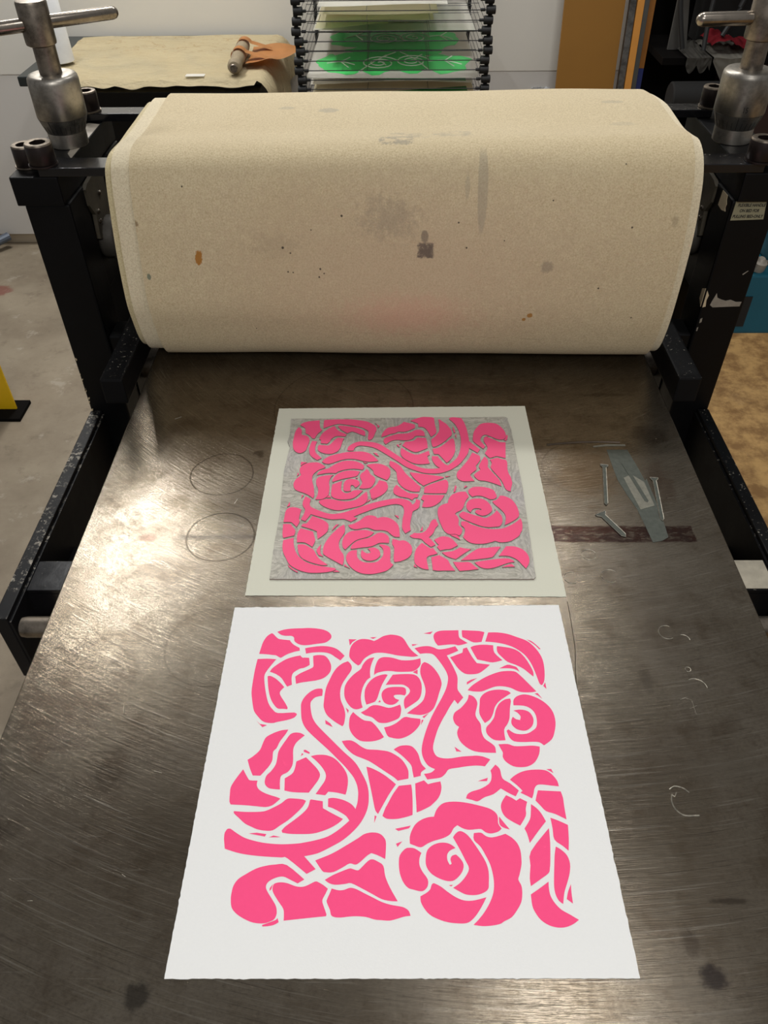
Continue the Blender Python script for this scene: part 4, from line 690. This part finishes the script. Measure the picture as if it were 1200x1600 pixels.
b = B(); box(b, .135, .165, YB-.05, YB-.045, -.1, .42); box(b, -.20, -.17, YB-.05, YB-.045, -.1, .42); mk('back_strut', b, M['dark'], rk)
def sheet(z, x0, x1, y0, y1, mat, label, curl=.006, skew=0, lift=0):
    def fn(u, v):
        x = x0+(x1-x0)*u; y = y0+(y1-y0)*v+skew*u
        return (x, y, z+.0032+curl*.5*(1+math.sin(u*5+z*90))*(1-v)**3+lift*u)
    t = thing('print_sheet', label, 'paper', ((x0+x1)/2, (y0+y1)/2, z+.003), 'sheets lying on the drying rack')
    b = B(); grid_surface(b, 20, 12, fn, -.0006); mk('paper', b, mat, t, smooth=True); return t, fn
T = trays
s0, f0 = sheet(T[3], -.25, .24, 2.575, 3.22, M['cream_sheet'], 'cream sheet lowest on the rack, just above the felt blankets', .003)
s1, f1 = sheet(T[4], -.255, .235, 2.60, 3.22, M['sheet'], 'white sheet with a green printed edge, directly below the large green floral print', .008, .0, .0)
s2, f2 = sheet(T[5], -.262, .248, 2.56, 3.22, M['sheet'], 'white sheet with the large green floral print, lying on the drying rack', .002)
for sp, fn, u0 in ((s1, f1, .30), (s0, f0, .25)):
    b = B(); grid_surface(b, 16, 2, lambda u, v: tuple(Vector(fn(u0+u*(.96-u0), .03+.10*v*u))+Vector((0, 0, .0006)))); mk('green_ink', b, plain('deep_green_ink', lin(40, 130, 50), .5, 0, .1), sp)
# green floral print, drawn in sheet coordinates (u across, v deep)
def ell(cu, cv, ru, rv, k=28, wob=.10, s=0): return [(cu+ru*math.cos(2*math.pi*i/k)*(1+wob*mnoise(Vector((math.cos(6.28*i/k)*1.6+s, math.sin(6.28*i/k)*1.6, s)))), cv+rv*math.sin(2*math.pi*i/k)*(1+wob*mnoise(Vector((math.cos(6.28*i/k)*1.6+s, math.sin(6.28*i/k)*1.6, s+3))))) for i in range(k)]
def on2(u, v): 
    x, y, z = f2(u, v); return (x, y, z)
G = [(.20, .27, .15, .17), (.38, .24, .17, .17), (.60, .28, .17, .17), (.82, .24, .17, .16), (.23, .72, .15, .17), (.43, .70, .17, .22), (.64, .72, .17, .20), (.82, .72, .13, .19), (.48, .48, .30, .14), (.14, .24, .08, .14)]
b = B()
for i, (cu, cv, ru, rv) in enumerate(G):
    zz = .0003+i*.00002
    f = b.faces.new([b.verts.new(Vector(on2(u, max(.02, v)))+Vector((0, 0, zz))) for u, v in ell(cu, cv, ru, rv, 28, .5, i)])
    if f.normal.z < 0: f.normal_flip()
for f in b.faces:
    f.normal_update()
    if f.normal.z < 0: f.normal_flip()
mk('green_ink', b, M['green'], s2)
b = B()
def line2(P): tube(b, [Vector(on2(u, v))+Vector((0, 0, .001)) for u, v in P], .0020, 4)
for (cu, cv, R0) in ((.42, .25, .12), (.62, .28, .11), (.45, .72, .12), (.64, .74, .11)):
    line2([(cu+R0*(1-k/40)*math.cos(k*.42), cv+R0*(1-k/40)*math.sin(k*.42)) for k in range(36)])
for (a, c, e, g_) in ((.10, .25, .27, .22), (.72, .28, .92, .22), (.18, .72, .33, .78), (.74, .76, .90, .70), (.30, .1, .52, .45), (.55, .45, .72, .12)):
    line2(spline([(a, c), ((a+e)/2, (c+g_)/2+.04), (e, g_)], 5))
    line2([((a+e)/2, (c+g_)/2+.04), ((a+e)/2+.05, (c+g_)/2+.12)]); line2([((a+e)/2, (c+g_)/2+.04), ((a+e)/2+.05, (c+g_)/2-.06)])
mk('line_drawing', b, M['green_line'], s2)
sheet(T[8], -.255, .250, 2.80, 3.22, M['sheet'], 'wide white sheet on the rack directly above the green floral print', .002, -.02)
sheet(T[9], -.240, -.02, 2.70, 3.22, M['cream_sheet'], 'narrow cream sheet on the left half of the rack, curled at its corner', .006, .04)
sheet(T[10], -.225, .115, 2.67, 3.22, M['cream_sheet'], 'cream sheet on the rack, second below the topmost white sheet', .003, .0, .002)
sheet(T[11], -.22, .125, 2.62, 3.22, M['cream_sheet'], 'cream sheet just below the topmost white sheet on the rack', .003, .0, .002)
sheet(T[12], -.222, .150, 2.60, 3.22, M['sheet'], 'bright white sheet topmost in view on the rack', .004, .0, .002)
b = B(); grid_surface(b, 16, 8, lambda u, v: (.535+.07*u, WY-.034-.012*abs(mnoise(Vector((u*6, v*4, 1)))), -.255+.035*v+.006*mnoise(Vector((u*7, 3, v)))), -.001)
o = mk('crumpled_tape', b, M['plastic'], smooth=True, loc=(.57, WY-.03, -.25)); tag(o, 'crumpled piece of pale tape stuck low on the wall left of the ochre board', 'tape')

# ------------------------------------------------------------------ boards leaning on the wall, right of the rack
def lean(name, x0, x1, y0, th, zt, mat, label, cat, tilt=.16, shear=0.0, mi=None):
    b = B(); H = zt-FL
    def P(x, h, t): return (x+shear*h, y0+tilt*h+t, FL+h)
    vs = [P(x0, 0, 0), P(x1, 0, 0), P(x1, H, 0), P(x0, H, 0)]
    prism(b, vs, (0, th, 0)); o = mk(name, b, mat, loc=((x0+x1)/2, y0, FL)); return tag(o, label, cat)
lean('hardboard_sheet', .590, .800, 3.05, .012, .62, M['brown_board'], 'ochre brown hardboard sheet leaning on the wall right of the drying rack', 'board', .14)
lean('aluminium_frame', .8045, .826, 3.02, .02, .66, mat_metal('grey_aluminium', (130, 128, 124), .3), 'thin grey aluminium edge leaning against the right side of the ochre board', 'frame', .14, .005)
lean('pine_board', .829, .853, 3.02, .02, .64, M['orange_wood'], 'orange pine board standing on edge between two grey metal edges', 'board', .14, .006)
lean('metal_strip', .856, .872, 3.03, .015, .5, plain('dull_grey_strip', lin(84, 84, 80), .4, .4), 'dull grey metal strip to the right of the orange pine board', 'frame', .13, .004)
ob = thing('ochre_panel', 'narrow ochre panel edge with a blue lower end, beside the dark shelving', 'board', (.885, 3.08, FL))
b = B(); prism(b, [(.880, 3.085+.09*.74, -.11), (.900, 3.085+.09*.74, -.11), (.905, 3.085+.09*1.4, .55), (.883, 3.085+.09*1.4, .55)], (0, .012, 0)); mk('upper_panel', b, plain('ochre_dim', lin(150, 96, 34), .5), ob)
b = B(); prism(b, [(.878, 3.085, FL), (.898, 3.085, FL), (.900, 3.085+.09*.74, -.111), (.880, 3.085+.09*.74, -.111)], (0, .012, 0)); mk('lower_panel', b, M['blue'], ob, label='blue lower end')

# dark shelving with cloths
sh = thing('storage_shelf', 'near black shelving unit in the far right corner', 'shelf', (1.5, 3.1, FL))
b = B(); box(b, .91, 2.6, 3.33, 3.345, FL, .9); mk('back_panel', b, M['dark'], sh)
for z, m in ((-.042, M['dark']), (-.40, M['dark']), (.30, M['dark'])):
    b = B(); box(b, .915, 2.6, 3.0, 3.329, z-.022, z, .001); mk('shelf_board', b, m, sh)
for x in (1.9,):
    b = B(); box(b, x, x+.03, 2.972, 2.999, FL, .9, .001); mk('upright', b, M['dark'], sh)
b = B(); box(b, 1.22, 1.8, 3.03, 3.3, -.39, -.0645, .004); o = mk('storage_box', b, M['maroon'], loc=(1.4, 3.1, -.39)); tag(o, 'dark maroon box on the shelf below the rags', 'box')
def rag(u, v):
    x = .985+u*.20; y = 2.985+v*.2; z = -.036+.012*abs(mnoise(Vector((u*4, v*4, 2))))
    return (x, y, z)
def crumple(x0, x1, y0, y1, z, amp, fr, sd, drop=None):
    def fn(u, v):
        x = x0+(x1-x0)*u; y = y0+(y1-y0)*v; zz = z+amp*abs(mnoise(Vector((u*fr, v*fr, sd))))*min(1, 4*v+.2)
        if v < .4:
            t = (.4-v)/.4; y = 2.966-.004*mnoise(Vector((u*8, v*8, sd))); zz = z+.004-t*(drop(u) if drop else .04)
        return (x, y, zz)
    b = B(); grid_surface(b, 36, 24, fn, -.002); return b
o = mk('white_rag', crumple(1.075, 1.205, 2.96, 3.2, -.036, .03, 5, 1, lambda u: .098*max(.12, 1-abs(u-.45)*1.9)), M['rag'], smooth=True, loc=(1.14, 3.05, -.04)); tag(o, 'off-white rag hanging in a point over the shelf edge', 'cloth')
o = mk('white_rag', crumple(.985, 1.07, 2.96, 3.2, -.036, .025, 5, 4, lambda u: .05*(.5+.5*abs(math.sin(u*7)))), plain('dull_rag', lin(84, 81, 75), .85, 0, .2, 18), smooth=True, loc=(1.02, 3.05, -.04)); tag(o, 'crumpled grey-white rag at the left of the shelf edge', 'cloth')
b = B(); grid_surface(b, 36, 14, lambda u, v: (1.07+.24*u, 3.0+.14*v, -.034+.028+.026*abs(mnoise(Vector((u*6, v*3, 8))))+.012*math.sin(u*9)), -.002)
for v_ in list(b.verts): pass
o = mk('red_cloth', b, M['red'], smooth=True, loc=(1.18, 3.07, -.01)); tag(o, 'crumpled red cloth lying on top of the rags on the dark shelf', 'cloth')
b = B(); lathe(b, [(.03, 0), (.036, .004), (.036, .13), (.034, .135), (.036, .14), (.036, .25), (.03, .254)], (.935, 3.03, -.36), (1, .05, .0), 28); o = mk('dark_roll', b, M['grey'], smooth=True, loc=(1.05, 3.03, -.39)); tag(o, 'dark grey padded roll on the lower shelf', 'roll')
b = B(); lathe(b, [(.045, 0), (.05, .004), (.05, .17), (.045, .175)], (.945, 2.94, -.15), (1, .0, .0), 28); o = mk('dark_roll', b, M['grey'], smooth=True, loc=(1.03, 2.94, -.2)); tag(o, 'dark grey padded roll hanging in front of the shelf behind the press bolt', 'roll')
b = B(); prism(b, [(.955, 3.10, -.04), (1.02, 3.10, -.04), (.985, 3.10, .16), (.955, 3.10, .16)], (0, .01, 0)); o = mk('grey_card', b, plain('pale_grey_card', lin(74, 72, 68), .7), loc=(.98, 3.1, -.04)); tag(o, 'pale grey card standing on the dark shelf behind black cables', 'card')
for i, P in enumerate([[(.93, 3.05, .28), (.945, 3.04, .12), (.98, 3.02, -.02)], [(1.07, 3.05, .28), (1.05, 3.03, .1), (1.045, 3.0, -.02)], [(1.19, 3.05, .28), (1.15, 3.03, .12), (1.10, 3.01, .02)]]):
    b = B(); tube(b, spline(P, 6), .008, 8); o = mk('black_cable', b, M['rubber'], smooth=True, loc=P[2]); tag(o, ['black cable hanging left of the grey card', 'black cable hanging just right of the grey card', 'black cable hanging above the red cloth'][i], 'cable')
b = B(); box(b, 1.08, 1.5, 3.21, 3.3, -.0415, .278, .005); o = mk('grey_bin', b, plain('dim_grey_bin', lin(24, 22, 20), .8), loc=(1.3, 3.2, -.04)); tag(o, 'dim grey bin at the back of the dark shelf above the red cloth', 'bin')

# things at the far left
yp = thing('yellow_post', 'yellow metal leg on a dark base plate standing on the concrete floor', 'post', (-1.26, 2.08, FL))
b = B(); box(b, -1.30, -1.242, 2.088, 2.094, FL+.0125, .2); box(b, -1.30, -1.296, 2.094, 2.14, FL+.0125, .2); mk('column', b, M['yellow'], yp)
b = B(); box(b, -1.36, -1.215, 2.035, 2.14, FL, FL+.012, .002); mk('base_plate', b, M['dark'], yp)
b = B(); box(b, -1.36, -1.297, 2.10, 2.16, FL+.0125, .15); mk('post_core', b, M['dark'], yp)
b = B(); tube(b, [(-1.70, 3.33, FL+.05), (-1.93, 3.05, FL+.014)], .018, 12); o = mk('easel_foot', b, M['bluegrey'], loc=(-1.8, 3.2, FL)); tag(o, 'blue-grey metal foot sloping down to the floor at the wall base', 'stand')
